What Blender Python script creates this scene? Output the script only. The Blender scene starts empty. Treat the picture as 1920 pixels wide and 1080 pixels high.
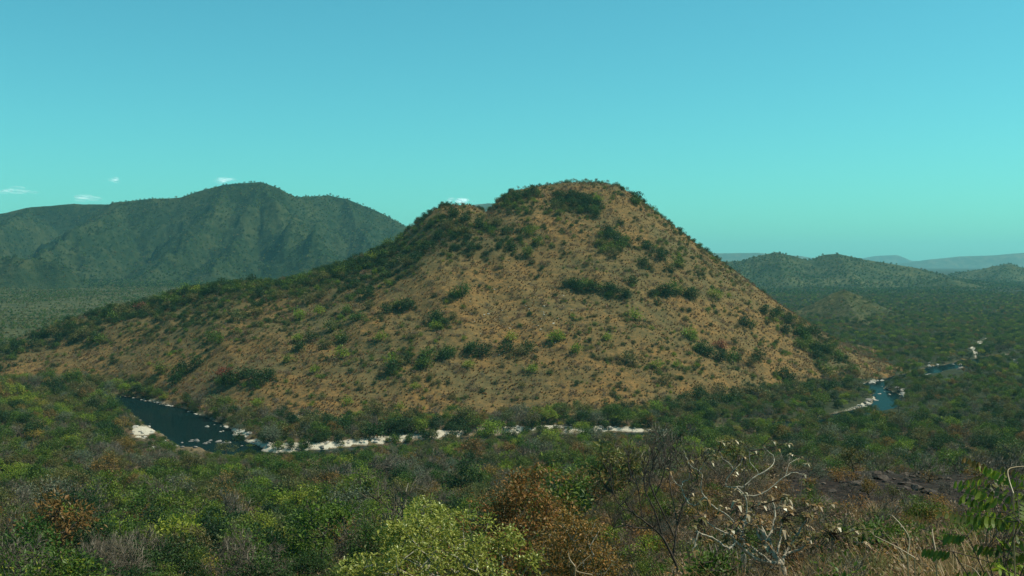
import bpy, math, random
import numpy as np
from mathutils import Matrix, Vector

SC = bpy.context.scene
COL = SC.collection
R = math.radians
rng = np.random.default_rng(7)
random.seed(7)

# ------------------------------------------------------------------ camera
CAMZ, F, HOR = 75.0, 2059.0, 497.0            # eye height over the river, focal length in photo pixels, horizon row
PITCH = math.atan((540 - HOR) / F)
cam = bpy.data.cameras.new('camera')
cam.sensor_width = 36.0
cam.lens = 36.0 * F / 1920.0
cam.clip_start, cam.clip_end = 0.3, 60000
camo = bpy.data.objects.new('camera', cam)
camo.location = (0, 0, CAMZ)
camo.rotation_euler = (R(90) - PITCH, 0, 0)
COL.objects.link(camo)
SC.camera = camo

# ------------------------------------------------------------------ sky, sun, exposure
SUN_EL, SUN_AZ = 54.0, 88.0                    # azimuth measured from the view direction towards the right
w = bpy.data.worlds.new('World'); SC.world = w; w.use_nodes = True
nt = w.node_tree; nt.nodes.clear()
out = nt.nodes.new('ShaderNodeOutputWorld'); bg = nt.nodes.new('ShaderNodeBackground')
sky = nt.nodes.new('ShaderNodeTexSky'); sky.sky_type = 'NISHITA'; sky.sun_disc = False
sky.sun_elevation = R(SUN_EL); sky.sun_rotation = R(SUN_AZ)
sky.altitude = 600; sky.air_density = 1.0; sky.dust_density = 1.3; sky.ozone_density = 1.0
tint = nt.nodes.new('ShaderNodeMix'); tint.data_type = 'RGBA'; tint.blend_type = 'MULTIPLY'
tint.inputs['Factor'].default_value = 1.0
tint.inputs['B'].default_value = (0.40, 1.26, 1.12, 1)     # the photograph's teal film cast
nt.links.new(sky.outputs[0], tint.inputs['A']); nt.links.new(tint.outputs['Result'], bg.inputs[0])
bg.inputs[1].default_value = 0.113
nt.links.new(bg.outputs[0], out.inputs[0])
sl = bpy.data.lights.new('sun', 'SUN'); sl.energy = 5.0; sl.angle = R(0.53); sl.color = (1.0, 0.93, 0.80)
so = bpy.data.objects.new('sun', sl); COL.objects.link(so)
sd = Vector((math.cos(R(SUN_EL)) * math.sin(R(SUN_AZ)), math.cos(R(SUN_EL)) * math.cos(R(SUN_AZ)), math.sin(R(SUN_EL))))
so.rotation_euler = sd.to_track_quat('Z', 'Y').to_euler(); so.location = (200, 0, 600)
vs = SC.view_settings
vs.view_transform = 'Standard'; vs.look = 'None'; vs.exposure = 0.0; vs.gamma = 1.0; vs.use_curve_mapping = False
SC.cycles.max_bounces = 5; SC.cycles.diffuse_bounces = 2; SC.cycles.glossy_bounces = 2
SC.cycles.transmission_bounces = 2; SC.cycles.volume_bounces = 0; SC.cycles.transparent_max_bounces = 24

HAZE = 0.000047

# ------------------------------------------------------------------ helpers: pixels and terrain
cp, sp_ = math.cos(PITCH), math.sin(PITCH)
def ray(px, py):
    px = np.asarray(px, float); py = np.asarray(py, float)
    u = (px - 960) / F; v = (540 - py) / F
    return u, cp + v * sp_, v * cp - sp_      # x, y, z direction
def proj(x, y, z):
    dz = z - CAMZ
    f = y * cp - dz * sp_; up = y * sp_ + dz * cp
    f = np.maximum(f, 0.05)
    return 960 + F * x / f, 540 - F * up / f
def zat(py, d):
    """height seen at photo row py at forward distance d"""
    u, y, z = ray(960, py)
    return CAMZ + z / y * d

def hash2(ix, iy, s):
    n = (ix.astype(np.int64) * 374761393 + iy.astype(np.int64) * 668265263 + s * 974711) & 0x7fffffff
    n = ((n ^ (n >> 13)) * 1274126177) & 0x7fffffff
    n = n ^ (n >> 16)
    return (n & 0xffff) / 65535.0
def vnoise(x, y, s=0):
    ix = np.floor(x); iy = np.floor(y); fx = x - ix; fy = y - iy
    fx = fx * fx * fx * (fx * (fx * 6 - 15) + 10); fy = fy * fy * fy * (fy * (fy * 6 - 15) + 10)
    a = hash2(ix, iy, s); b = hash2(ix + 1, iy, s); c = hash2(ix, iy + 1, s); d = hash2(ix + 1, iy + 1, s)
    return (a + (b - a) * fx) * (1 - fy) + (c + (d - c) * fx) * fy
def fbm(x, y, o=4, s=0):
    t = 0; a = 0.5
    for i in range(o):
        t = t + a * (vnoise(x, y, s + i) * 2 - 1); x = x * 2.03 + 11.3; y = y * 2.03 - 7.7; a *= 0.5
    return t
def ridged(x, y, o=4, s=0):
    t = 0; a = 0.5
    for i in range(o):
        t = t + a * (1 - np.abs(vnoise(x, y, s + i) * 2 - 1)); x = x * 2.1 + 3.3; y = y * 2.1 - 5.7; a *= 0.5
    return t
def sstep(a, b, x):
    t = np.clip((x - a) / (b - a), 0, 1); return t * t * (3 - 2 * t)
def inpoly(px, py, poly):
    poly = np.asarray(poly, float); ins = np.zeros(np.shape(px), bool); j = len(poly) - 1
    for i in range(len(poly)):
        xi, yi = poly[i]; xj, yj = poly[j]
        c = ((yi > py) != (yj > py)) & (px < (xj - xi) * (py - yi) / (yj - yi + 1e-9) + xi)
        ins ^= c; j = i
    return ins

def flat(px, py, z=0.0):
    """point where the pixel's ray meets the level z (valley floor)"""
    u, y, zz = ray(px, py); t = (z - CAMZ) / zz
    return u * t, y * t

# the river's course on the valley floor: photo point, half width in metres
RIV = [(60, 738, 8), (170, 745, 11), (250, 757, 11), (316, 782, 14), (366, 808, 14), (412, 836, 11), (500, 855, 7), (620, 850, 8), (760, 838, 7),
       (900, 825, 7), (1100, 819, 7), (1280, 814, 7), (1420, 803, 8), (1530, 790, 6), (1600, 776, 6), (1655, 760, 7), (1662, 740, 5), (1635, 722, 5),
       (1690, 708, 5), (1745, 695, 7), (1785, 688, 9), (1840, 676, 8), (1900, 668, 10), (1980, 664, 10)]
RIVP = np.array([[*flat(a, b), c] for a, b, c in RIV])
def catmull(P, n=8):
    P = np.vstack([2 * P[0] - P[1], P, 2 * P[-1] - P[-2]]); o = []
    for i in range(1, len(P) - 2):
        for k in range(n):
            t = k / n; a, b, c, d = P[i - 1], P[i], P[i + 1], P[i + 2]
            o.append(0.5 * (2 * b + (c - a) * t + (2 * a - 5 * b + 4 * c - d) * t * t + (3 * b - 3 * c + d - a) * t ** 3))
    o.append(P[-2]); return np.array(o)
RIVC = catmull(RIVP)
def rivdist(x, y):
    """distance to the water's edge: negative in the channel"""
    shp = np.shape(x); x = np.ravel(x); y = np.ravel(y); best = np.full(x.shape, 1e9)
    m = (y > 380) & (y < 1050)
    if m.any():
        xx, yy = x[m], y[m]; b = np.full(xx.shape, 1e9)
        for i in range(len(RIVC) - 1):
            a, c = RIVC[i], RIVC[i + 1]; dx, dy = c[0] - a[0], c[1] - a[1]
            t = np.clip(((xx - a[0]) * dx + (yy - a[1]) * dy) / (dx * dx + dy * dy + 1e-9), 0, 1)
            d = np.hypot(xx - a[0] - dx * t, yy - a[1] - dy * t) - (a[2] + (c[2] - a[2]) * t)
            b = np.minimum(b, d)
        best[m] = b
    return best.reshape(shp)

PL = np.array([(-60, 77), (-20, 74.5), (0, 73.2), (9, 70.8), (20, 67), (30, 63.5), (60, 53.5), (100, 43.5), (150, 32), (200, 22.5), (250, 15.5), (300, 10), (350, 6), (400, 3.6), (450, 2.4), (520, 2.2), (20000, 2.2)])
PR = np.array([(-60, 77), (-20, 74.5), (0, 73.2), (9, 71.4), (15, 69.9), (30, 66.3), (45, 62.6), (60, 60.2), (80, 57.8), (100, 55.8), (112, 53.8), (130, 46), (160, 34), (200, 24.5), (250, 16.5), (300, 10.5), (350, 6), (400, 3.6), (450, 2.4), (520, 2.2), (20000, 2.2)])
def ground(x, y):
    x = np.asarray(x, float); y = np.asarray(y, float)
    l = np.interp(y, PL[:, 0], PL[:, 1]); r = np.interp(y, PR[:, 0], PR[:, 1])
    s = np.clip(y / 60.0, 0.15, 1.0)
    wgt = sstep(-6 * s, 20 * s, x)
    z = l + (r - l) * wgt
    z = z + fbm(x / 22, y / 22, 4, 3) * np.clip((y - 8) / 60, 0, 1) * 1.6
    z = z + fbm(x / 160, y / 160, 3, 9) * 4.0 * np.clip((y - 600) / 700, 0, 1)
    u = x / np.maximum(y, 1)
    left = sstep(0.12, -0.08, u)
    z = z + sstep(1100, 3000, y) * (10 + 26 * left) + sstep(3000, 9000, y) * (24 - 18 * left)
    rd = rivdist(x, y)
    rd = rd + fbm(x / 9, y / 9, 3, 21) * 4.0
    cut = sstep(9, -5, rd)
    z = z * (1 - cut) + (-2.0) * cut
    return z

# the great hill: skyline row, ridge distance and foot distance for each direction
HILL = [(-420, 742, 700, 640), (-200, 716, 730, 660), (-60, 680, 760, 690), (0, 655, 770, 690), (60, 625, 775, 690), (120, 605, 780, 690), (200, 583, 790, 655), (290, 563, 795, 600),
        (350, 547, 800, 565), (430, 531, 800, 520), (520, 528, 800, 488), (600, 508, 800, 478), (680, 481, 800, 492), (740, 457, 798, 505), (770, 426, 795, 510), (800, 402, 792, 513),
        (830, 384, 792, 516), (880, 384, 805, 518), (912, 399, 820, 520), (936, 375, 832, 521), (960, 359, 840, 522), (1000, 350, 850, 524), (1060, 345, 858, 525), (1120, 341, 864, 526),
        (1160, 348, 862, 527), (1200, 372, 858, 528), (1250, 412, 850, 532), (1300, 452, 842, 540), (1350, 487, 836, 552), (1400, 522, 830, 572), (1450, 562, 824, 600),
        (1500, 597, 818, 630), (1560, 636, 812, 665), (1620, 668, 806, 705), (1680, 692, 800, 735), (1760, 704, 790, 745), (1860, 712, 780, 750)]
HA = np.array(HILL, float); HU = (HA[:, 0] - 960) / F
HZ = np.array([zat(a, b) for a, b in zip(HA[:, 1], HA[:, 2])])
_g = np.linspace(HU[0], HU[-1], 700); _z = np.interp(_g, HU, HZ); _k = np.exp(-0.5 * (np.arange(-120, 121) / 32.0) ** 2); _k /= _k.sum()
YBS = np.interp(HU, _g, np.convolve(np.pad(np.interp(_g, HU, HA[:, 3]), 120, mode='edge'), _k, 'valid'))
HZS = np.interp(HU, _g, np.convolve(np.pad(_z, 120, mode='edge'), _k, 'valid'))
def hillh(x, y):
    """height of the hill above the valley floor (0 outside)"""
    u = np.asarray(x, float) / np.maximum(y, 1)
    zr = np.interp(u, HU, HZ, left=0, right=0); yr = np.interp(u, HU, HA[:, 2]); yb = np.interp(u, HU, YBS)
    yb = yb + fbm(u * 13, u * 0 + 3.3, 2, 5) * 14
    t = np.clip((y - yb) / (yr - yb), 0, 1)
    zs = np.interp(u, HU, HZS, left=0, right=0)
    zr = zs + (zr - zs) * sstep(0.62, 0.99, t)                 # crest detail fades out down the slope
    zr = np.maximum(zr - 1.5, 0)
    s = t ** 1.12 * (1.18 - 0.18 * t ** 4) * (0.55 + 0.45 * sstep(0, 0.22, t))
    back = 1 - sstep(0, 1, (y - yr) / 260.0)
    s = np.where(y > yr, back, s)
    mid = np.clip(1 - np.abs(2 * t - 1.05), 0, 1) * np.where(y > yr, 0, 1)
    n = ridged(x / 110 + 4 + y / 300, y / 170 + x / 400, 4, 31) - 0.62
    h = zr * s
    h = h + n * 15 * mid * np.clip(zr / 80, 0, 1) + fbm(x / 26, y / 26, 4, 41) * 3.0 * np.clip(s * 4, 0, 1) * np.clip(mid + 0.12, 0, 1)
    # rock ledges that step the upper slope
    led = np.abs(((h + fbm(x / 40, y / 40, 3, 51) * 14) / 21.0) % 1 - 0.5)
    h = h + sstep(0.16, 0.0, led) * 1.6 * np.clip(mid * 2, 0, 1) * sstep(0.0, 0.35, fbm(x / 50, y / 30, 3, 53) + 0.1)
    return np.maximum(h, 0)
def hillz(x, y):
    return ground(x, y) + hillh(x, y) - 0.9

def ridge_field(ridges, k, nmain=99, k2=None):
    """heightfield from crest lines (photo column, photo row, distance): falls off at slope k from each crest"""
    segs = []
    for rd in ridges:
        pts = []
        for px, py, d in rd:
            pts.append(((px - 960) / F * d, d, zat(py, d)))
        pts = np.array(pts)
        for i in range(len(pts) - 1):
            segs.append((pts[i], pts[i + 1]))
    def h(x, y):
        best = np.full(np.shape(x), -1e4)
        wx = x + fbm(x / 210, y / 210, 4, 61) * 70; wy = y + fbm(x / 210 + 9, y / 210, 4, 67) * 70
        for a, b in segs:
            dx, dy = b[0] - a[0], b[1] - a[1]; L = dx * dx + dy * dy + 1e-9
            t0 = np.clip(((x - a[0]) * dx + (y - a[1]) * dy) / L, 0, 1)
            t1 = np.clip(((wx - a[0]) * dx + (wy - a[1]) * dy) / L, 0, 1)
            d0 = np.hypot(x - a[0] - dx * t0, y - a[1] - dy * t0); d1 = np.hypot(wx - a[0] - dx * t1, wy - a[1] - dy * t1)
            m = sstep(5, 130, d0); d = d0 * (1 - m) + d1 * m; t = t0 * (1 - m) + t1 * m
            z = a[2] + (b[2] - a[2]) * t - (k * d if k2 is None else k * np.minimum(d, 190) + k2 * np.maximum(d - 190, 0))
            best = np.maximum(best, z)
        return best
    def away(x, y):
        b = np.full(np.shape(x), 1e4)
        for a, c in segs[:nmain]:
            dx, dy = c[0] - a[0], c[1] - a[1]; t = np.clip(((x - a[0]) * dx + (y - a[1]) * dy) / (dx * dx + dy * dy + 1e-9), 0, 1)
            b = np.minimum(b, np.hypot(x - a[0] - dx * t, y - a[1] - dy * t))
        return 0.08 + 0.92 * sstep(10, 220, b)
    h.away = away
    return h

R_LEFT = [[(-220, 415, 3700), (-100, 405, 3700), (0, 397, 3650), (60, 385, 3650), (140, 378, 3650), (200, 380, 3650)],
          [(200, 381, 3350), (214, 375, 3300), (280, 370, 3300), (340, 366, 3300), (372, 355, 3300), (420, 343, 3300), (490, 338, 3300), (525, 350, 3300), (554, 366, 3400),
           (620, 361, 3600), (650, 365, 3600), (700, 386, 3600), (740, 406, 3600), (770, 424, 3600), (830, 468, 3600), (880, 500, 3600)],
          [(490, 338, 3300), (520, 388, 3080), (560, 418, 2920), (600, 458, 2760), (650, 505, 2600)],
          [(420, 343, 3300), (405, 398, 3060), (340, 446, 2860), (270, 500, 2650)],
          [(490, 338, 3300), (455, 408, 3000), (420, 455, 2820), (400, 500, 2640)],
          [(230, 374, 3300), (180, 418, 3080), (110, 450, 2860), (40, 485, 2640)],
          [(650, 365, 3600), (690, 432, 3250), (730, 470, 3000)],
          [(60, 386, 3650), (20, 430, 3300), (-60, 460, 3000)],
          [(-80, 462, 2420), (0, 466, 2420), (60, 468, 2420), (110, 492, 2380)]]
R_RIGHT = [[(1290, 500, 3509), (1350, 488, 3509), (1400, 485, 3509), (1425, 476, 3509), (1455, 470, 3509), (1490, 478, 3509), (1512, 488, 3509), (1545, 475, 3509), (1570, 473, 3509), (1610, 482, 3509),
            (1660, 490, 3509), (1720, 500, 3509), (1770, 512, 3509), (1830, 540, 3509)],
           [(1455, 470, 3509), (1470, 505, 3171), (1480, 530, 2901)], [(1570, 473, 3509), (1600, 512, 3130), (1610, 535, 2861)], [(1400, 485, 3509), (1380, 520, 3104), (1390, 545, 2833)],
           [(1740, 530, 3036), (1780, 516, 3036), (1815, 525, 3036), (1850, 546, 3009)],
           [(1760, 532, 4319), (1800, 515, 4319), (1850, 496, 4319), (1890, 487, 4319), (1920, 497, 4319), (1990, 512, 4319), (2100, 505, 4319)],
           [(1890, 487, 4319), (1870, 520, 3914), (1880, 545, 3509)]]
R_SMALL = [[(1470, 586, 1500), (1500, 574, 1500), (1540, 555, 1500), (1566, 541, 1500), (1584, 536, 1500), (1606, 544, 1500), (1640, 565, 1500), (1680, 587, 1490)], [(1580, 543, 1500), (1600, 575, 1380), (1615, 592, 1300)]]
R_FAR = [[(1250, 476, 13600), (1340, 473, 13600), (1420, 472, 13600), (1500, 478, 13600), (1580, 492, 13600)],
         [(1590, 488, 18000), (1640, 479, 18000), (1680, 477, 18000), (1702, 488, 18000), (1900, 490, 18000)],
         [(1660, 500, 14500), (1690, 493, 14500), (1740, 486, 14500), (1800, 480, 14500), (1860, 478, 14500), (1920, 473, 14500), (2080, 468, 14500)],
         [(800, 420, 7000), (860, 390, 7000), (888, 381, 7000), (915, 378, 7000), (960, 380, 7000), (1040, 400, 7000), (1120, 440, 7000)]]
f_left = ridge_field(R_LEFT, 0.78, 20); f_right = ridge_field(R_RIGHT, 0.34, 13, 0.11); f_small = ridge_field(R_SMALL, 0.55); f_far = ridge_field(R_FAR, 0.42)
def mount(fun, x, y, amp):
    g = ground(x, y); h = fun(x, y) - g
    h = np.where(h > 0, h, h * 0.3)
    sharp = np.clip(h / 60, 0, 1) * fun.away(x, y)
    n = (ridged(x / 330, y / 330, 5, 71) - 0.66) * amp * sharp
    n = n + (ridged(x / 130 + 7, y / 150, 4, 77) - 0.62) * amp * 0.5 * sharp
    return g + 6 * np.logaddexp(0, (h + n) / 6) - 4.5
def total(x, y):
    z = np.maximum(ground(x, y), np.where((y > 440) & (y < 1120), hillz(x, y), -99))
    u = x / np.maximum(y, 1)
    far = y > 1200
    if np.any(far):
        zz = np.array(z, float); xf, yf = x[far], y[far]
        zz[far] = np.maximum.reduce([zz[far], mount(f_left, xf, yf, 135), mount(f_right, xf, yf, 36), mount(f_small, xf, yf, 6)])
        z = zz
    return z
def cast(px, py, t0=6.0, t1=5000.0, n=900, fun=None):
    """where the ray through a photo pixel meets the ground"""
    fun = fun or total
    px = np.atleast_1d(np.asarray(px, float)); py = np.atleast_1d(np.asarray(py, float))
    ux, uy, uz = ray(px, py); ts = np.geomspace(t0, t1, n)
    X = ux[:, None] * ts; Y = uy[:, None] * ts; Z = CAMZ + uz[:, None] * ts
    H = fun(X.ravel(), Y.ravel()).reshape(X.shape)
    hit = Z < H; k = np.argmax(hit, 1); ok = hit.any(1); k = np.maximum(k, 1)
    i = np.arange(len(px)); a = Z[i, k - 1] - H[i, k - 1]; b = H[i, k] - Z[i, k]
    t = ts[k - 1] + (ts[k] - ts[k - 1]) * a / np.maximum(a + b, 1e-6)
    x, y = ux * t, uy * t
    return x, y, fun(x, y), ok

# ------------------------------------------------------------------ helpers: objects, meshes and materials
def tag(o, label=None, cat=None, group=None, kind=None):
    if label: o['label'] = label
    if cat: o['category'] = cat
    if group: o['group'] = group
    if kind: o['kind'] = kind
    return o
def mesh_np(name, V, Fq, mats, attrs=None, smooth=True, mi=None):
    V = np.asarray(V, np.float32); Fq = np.asarray(Fq, np.int32)
    me = bpy.data.meshes.new(name); n = Fq.shape[1]
    me.vertices.add(len(V)); me.vertices.foreach_set('co', V.ravel())
    me.loops.add(Fq.size); me.loops.foreach_set('vertex_index', Fq.ravel())
    me.polygons.add(len(Fq)); me.polygons.foreach_set('loop_start', np.arange(0, Fq.size, n, dtype=np.int32))
    if mi is not None: me.polygons.foreach_set('material_index', np.asarray(mi, np.int32))
    me.polygons.foreach_set('use_smooth', np.full(len(Fq), bool(smooth)))
    for m in (mats if isinstance(mats, (list, tuple)) else [mats]): me.materials.append(m)
    for k, v in (attrs or {}).items():
        a = me.attributes.new(k, 'FLOAT', 'POINT'); a.data.foreach_set('value', np.asarray(v, np.float32))
    me.update(); me.validate(); return me
def obj(name, me, parent=None, loc=(0, 0, 0), col=COL):
    o = bpy.data.objects.new(name, me); o.location = loc
    if parent: o.parent = parent
    col.objects.link(o); return o
def empty(name, loc, rz=0, s=1.0):
    o = bpy.data.objects.new(name, None); o.location = loc; o.rotation_euler = (0, 0, rz); o.scale = (s, s, s)
    o.empty_display_size = 0.3; COL.objects.link(o); return o
def grid(name, X, Y, Z, mat, attrs=None):
    r, c = X.shape; V = np.stack([X, Y, Z], -1).reshape(-1, 3)
    i = np.arange(r * c).reshape(r, c)
    Fq = np.stack([i[:-1, :-1], i[:-1, 1:], i[1:, 1:], i[1:, :-1]], -1).reshape(-1, 4)
    return mesh_np(name, V, Fq, mat, attrs)

class NT:
    def __init__(s, name):
        s.m = bpy.data.materials.new(name); s.m.use_nodes = True; s.t = s.m.node_tree; s.t.nodes.clear()
        s.o = s.t.nodes.new('ShaderNodeOutputMaterial')
    def n(s, t, **k):
        x = s.t.nodes.new(t)
        for a, b in k.items():
            if a.startswith('i_'):
                key = a[2:]; key = int(key) if key.isdigit() else key
                x.inputs[key].default_value = b
            else: setattr(x, a, b)
        return x
    def l(s, a, b): s.t.links.new(a, b)
    def noise(s, scale, detail=4, rough=0.6, vec=None):
        x = s.n('ShaderNodeTexNoise'); x.inputs['Scale'].default_value = scale; x.inputs['Detail'].default_value = detail; x.inputs['Roughness'].default_value = rough
        if vec: s.l(vec, x.inputs['Vector'])
        return x.outputs['Fac']
    def ramp(s, fac, stops):
        x = s.n('ShaderNodeValToRGB'); e = x.color_ramp.elements
        while len(e) < len(stops): e.new(0.5)
        for i, (p, c) in enumerate(stops):
            e[i].position = p; e[i].color = c if len(c) == 4 else (*c, 1)
        s.l(fac, x.inputs[0]); return x.outputs[0]
    def mix(s, fac, a, b, mode='MIX'):
        x = s.n('ShaderNodeMix', data_type='RGBA', blend_type=mode)
        for v, k in ((fac, 'Factor'), (a, 'A'), (b, 'B')):
            if hasattr(v, 'links') or isinstance(v, bpy.types.NodeSocket): s.l(v, x.inputs[k])
            else: x.inputs[k].default_value = v if k == 'Factor' or len(v) == 4 else (*v, 1)
        return x.outputs['Result']
    def math(s, op, a, b=None, clamp=False):
        x = s.n('ShaderNodeMath', operation=op, use_clamp=clamp)
        for i, v in enumerate((a, b)):
            if v is None: continue
            if isinstance(v, bpy.types.NodeSocket): s.l(v, x.inputs[i])
            else: x.inputs[i].default_value = v
        return x.outputs[0]
    def attr(s, name): return s.n('ShaderNodeAttribute', attribute_name=name).outputs['Fac']
    def bsdf(s, col, rough=0.9, spec=0.2, bump=None, bdist=0.1, bstr=0.6):
        b = s.n('ShaderNodeBsdfPrincipled'); b.inputs['Roughness'].default_value = rough; b.inputs['Specular IOR Level'].default_value = spec
        if isinstance(col, bpy.types.NodeSocket): s.l(col, b.inputs['Base Color'])
        else: b.inputs['Base Color'].default_value = (*col, 1)
        if bump is not None:
            x = s.n('ShaderNodeBump'); x.inputs['Strength'].default_value = bstr; x.inputs['Distance'].default_value = bdist
            s.l(bump, x.inputs['Height']); s.l(x.outputs[0], b.inputs['Normal'])
        s.l(b.outputs[0], s.o.inputs[0]); return b

def leaf_mat(name, c0, c1, c2=None, trans=0.35, gloss=0.06, var=0.5):
    """foliage: colour drifts from plant to plant and from leaf to leaf"""
    m = NT(name); oi = m.n('ShaderNodeObjectInfo'); at = m.attr('tint')
    col = m.ramp(oi.outputs['Random'], [(0.0, c0), (0.5, c1), (1.0, c2 or c0)])
    hs = m.n('ShaderNodeHueSaturation'); m.l(col, hs.inputs['Color'])
    val = m.math('ADD', m.math('MULTIPLY', at, var * 2), 1 - var); m.l(val, hs.inputs['Value'])
    hue = m.math('ADD', m.math('MULTIPLY', at, -0.035), 0.5175); m.l(hue, hs.inputs['Hue'])
    d = m.n('ShaderNodeBsdfDiffuse'); t = m.n('ShaderNodeBsdfTranslucent'); g = m.n('ShaderNodeBsdfGlossy'); g.inputs['Roughness'].default_value = 0.45
    m.l(hs.outputs[0], d.inputs[0]); m.l(hs.outputs[0], t.inputs[0]); g.inputs[0].default_value = (0.8, 0.85, 0.8, 1)
    a = m.n('ShaderNodeMixShader'); a.inputs[0].default_value = trans; m.l(d.outputs[0], a.inputs[1]); m.l(t.outputs[0], a.inputs[2])
    b = m.n('ShaderNodeMixShader'); b.inputs[0].default_value = gloss; m.l(a.outputs[0], b.inputs[1]); m.l(g.outputs[0], b.inputs[2])
    m.l(b.outputs[0], m.o.inputs[0]); return m.m
def bark_mat(name, c0, c1, scale=6):
    m = NT(name); tc = m.n('ShaderNodeTexCoord'); n = m.noise(scale, 5, 0.7, tc.outputs['Object'])
    oi = m.n('ShaderNodeObjectInfo')
    col = m.ramp(n, [(0.3, c0), (0.7, c1)])
    m.bsdf(col, 0.9, 0.15, n, 0.03, 0.8); return m.m

M = {}
M['green'] = leaf_mat('leaf_green', (0.072, 0.130, 0.014), (0.115, 0.150, 0.018), (0.050, 0.105, 0.016), 0.30, 0.015)
M['dark'] = leaf_mat('leaf_dark', (0.026, 0.062, 0.014), (0.040, 0.074, 0.018), (0.022, 0.050, 0.016), 0.3, 0.012)
M['olive'] = leaf_mat('leaf_olive', (0.150, 0.135, 0.034), (0.125, 0.105, 0.034), (0.105, 0.125, 0.034), 0.30, 0.015)
M['lime'] = leaf_mat('leaf_lime', (0.21, 0.26, 0.022), (0.15, 0.225, 0.018), (0.25, 0.265, 0.028), 0.36, 0.015)
M['yellow'] = leaf_mat('leaf_yellow', (0.34, 0.28, 0.03), (0.28, 0.25, 0.04), (0.36, 0.25, 0.05), 0.36, 0.015)
M['rust'] = leaf_mat('leaf_rust', (0.22, 0.132, 0.030), (0.18, 0.100, 0.030), (0.25, 0.165, 0.035), 0.30, 0.015)
M['red'] = leaf_mat('leaf_red', (0.24, 0.062, 0.032), (0.21, 0.07, 0.035), (0.25, 0.08, 0.035), 0.4, 0.015)
M['grey'] = leaf_mat('leaf_grey', (0.125, 0.145, 0.080), (0.145, 0.150, 0.085), (0.105, 0.135, 0.082), 0.25, 0.015)
M['sunny'] = leaf_mat('leaf_sunny', (0.24, 0.25, 0.040), (0.20, 0.225, 0.032), (0.27, 0.265, 0.05), 0.36, 0.015)
M['maroon'] = leaf_mat('leaf_maroon', (0.27, 0.145, 0.030), (0.22, 0.105, 0.030), (0.30, 0.18, 0.03), 0.3, 0.02, 0.6)
M['straw'] = leaf_mat('dry_grass', (0.33, 0.166, 0.050), (0.19, 0.108, 0.042), (0.39, 0.215, 0.074), 0.3, 0.03)
M['hay'] = leaf_mat('brown_hay', (0.30, 0.185, 0.070), (0.22, 0.13, 0.05), (0.36, 0.235, 0.095), 0.3, 0.02)
M['litter'] = leaf_mat('dead_leaf', (0.22, 0.130, 0.062), (0.16, 0.092, 0.048), (0.27, 0.17, 0.085), 0.15, 0.03)
M['cream'] = leaf_mat('dead_leaf_pale', (0.42, 0.31, 0.15), (0.36, 0.25, 0.12), (0.46, 0.35, 0.18), 0.3, 0.08)
M['twig'] = leaf_mat('bare_twig', (0.155, 0.122, 0.080), (0.12, 0.092, 0.062), (0.185, 0.152, 0.105), 0.0, 0.02, 0.35)
M['bark'] = bark_mat('bark_brown', (0.045, 0.034, 0.026), (0.11, 0.085, 0.065))
M['bark_dark'] = bark_mat('bark_dark', (0.018, 0.014, 0.012), (0.06, 0.046, 0.036))
M['bark_pale'] = bark_mat('bark_pale', (0.20, 0.165, 0.115), (0.54, 0.47, 0.35), 9)
M['flower'] = leaf_mat('leaf_pale_lime', (0.42, 0.42, 0.085), (0.38, 0.39, 0.075), (0.45, 0.42, 0.10), 0.35, 0.06)

def rock_mat(name, c0, c1, c2):
    m = NT(name); tc = m.n('ShaderNodeTexCoord'); geo = m.n('ShaderNodeNewGeometry')
    n = m.noise(1.1, 8, 0.65, geo.outputs['Position']); n2 = m.noise(6, 4, 0.6, geo.outputs['Position'])
    col = m.ramp(n, [(0.32, c0), (0.5, c1), (0.72, c2)])
    m.bsdf(m.mix(0.3, col, m.ramp(n2, [(0.3, c0), (0.7, c2)])), 0.85, 0.2, n2, 0.12, 0.7); return m.m
M['quartz'] = rock_mat('pale_quartzite', (0.14, 0.12, 0.095), (0.40, 0.35, 0.28), (0.62, 0.56, 0.47))
M['stone'] = rock_mat('grey_stone', (0.07, 0.065, 0.06), (0.22, 0.19, 0.16), (0.36, 0.31, 0.26))
M['burntrock'] = rock_mat('charred_stone', (0.018, 0.015, 0.013), (0.06, 0.043, 0.033), (0.17, 0.12, 0.085))

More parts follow.
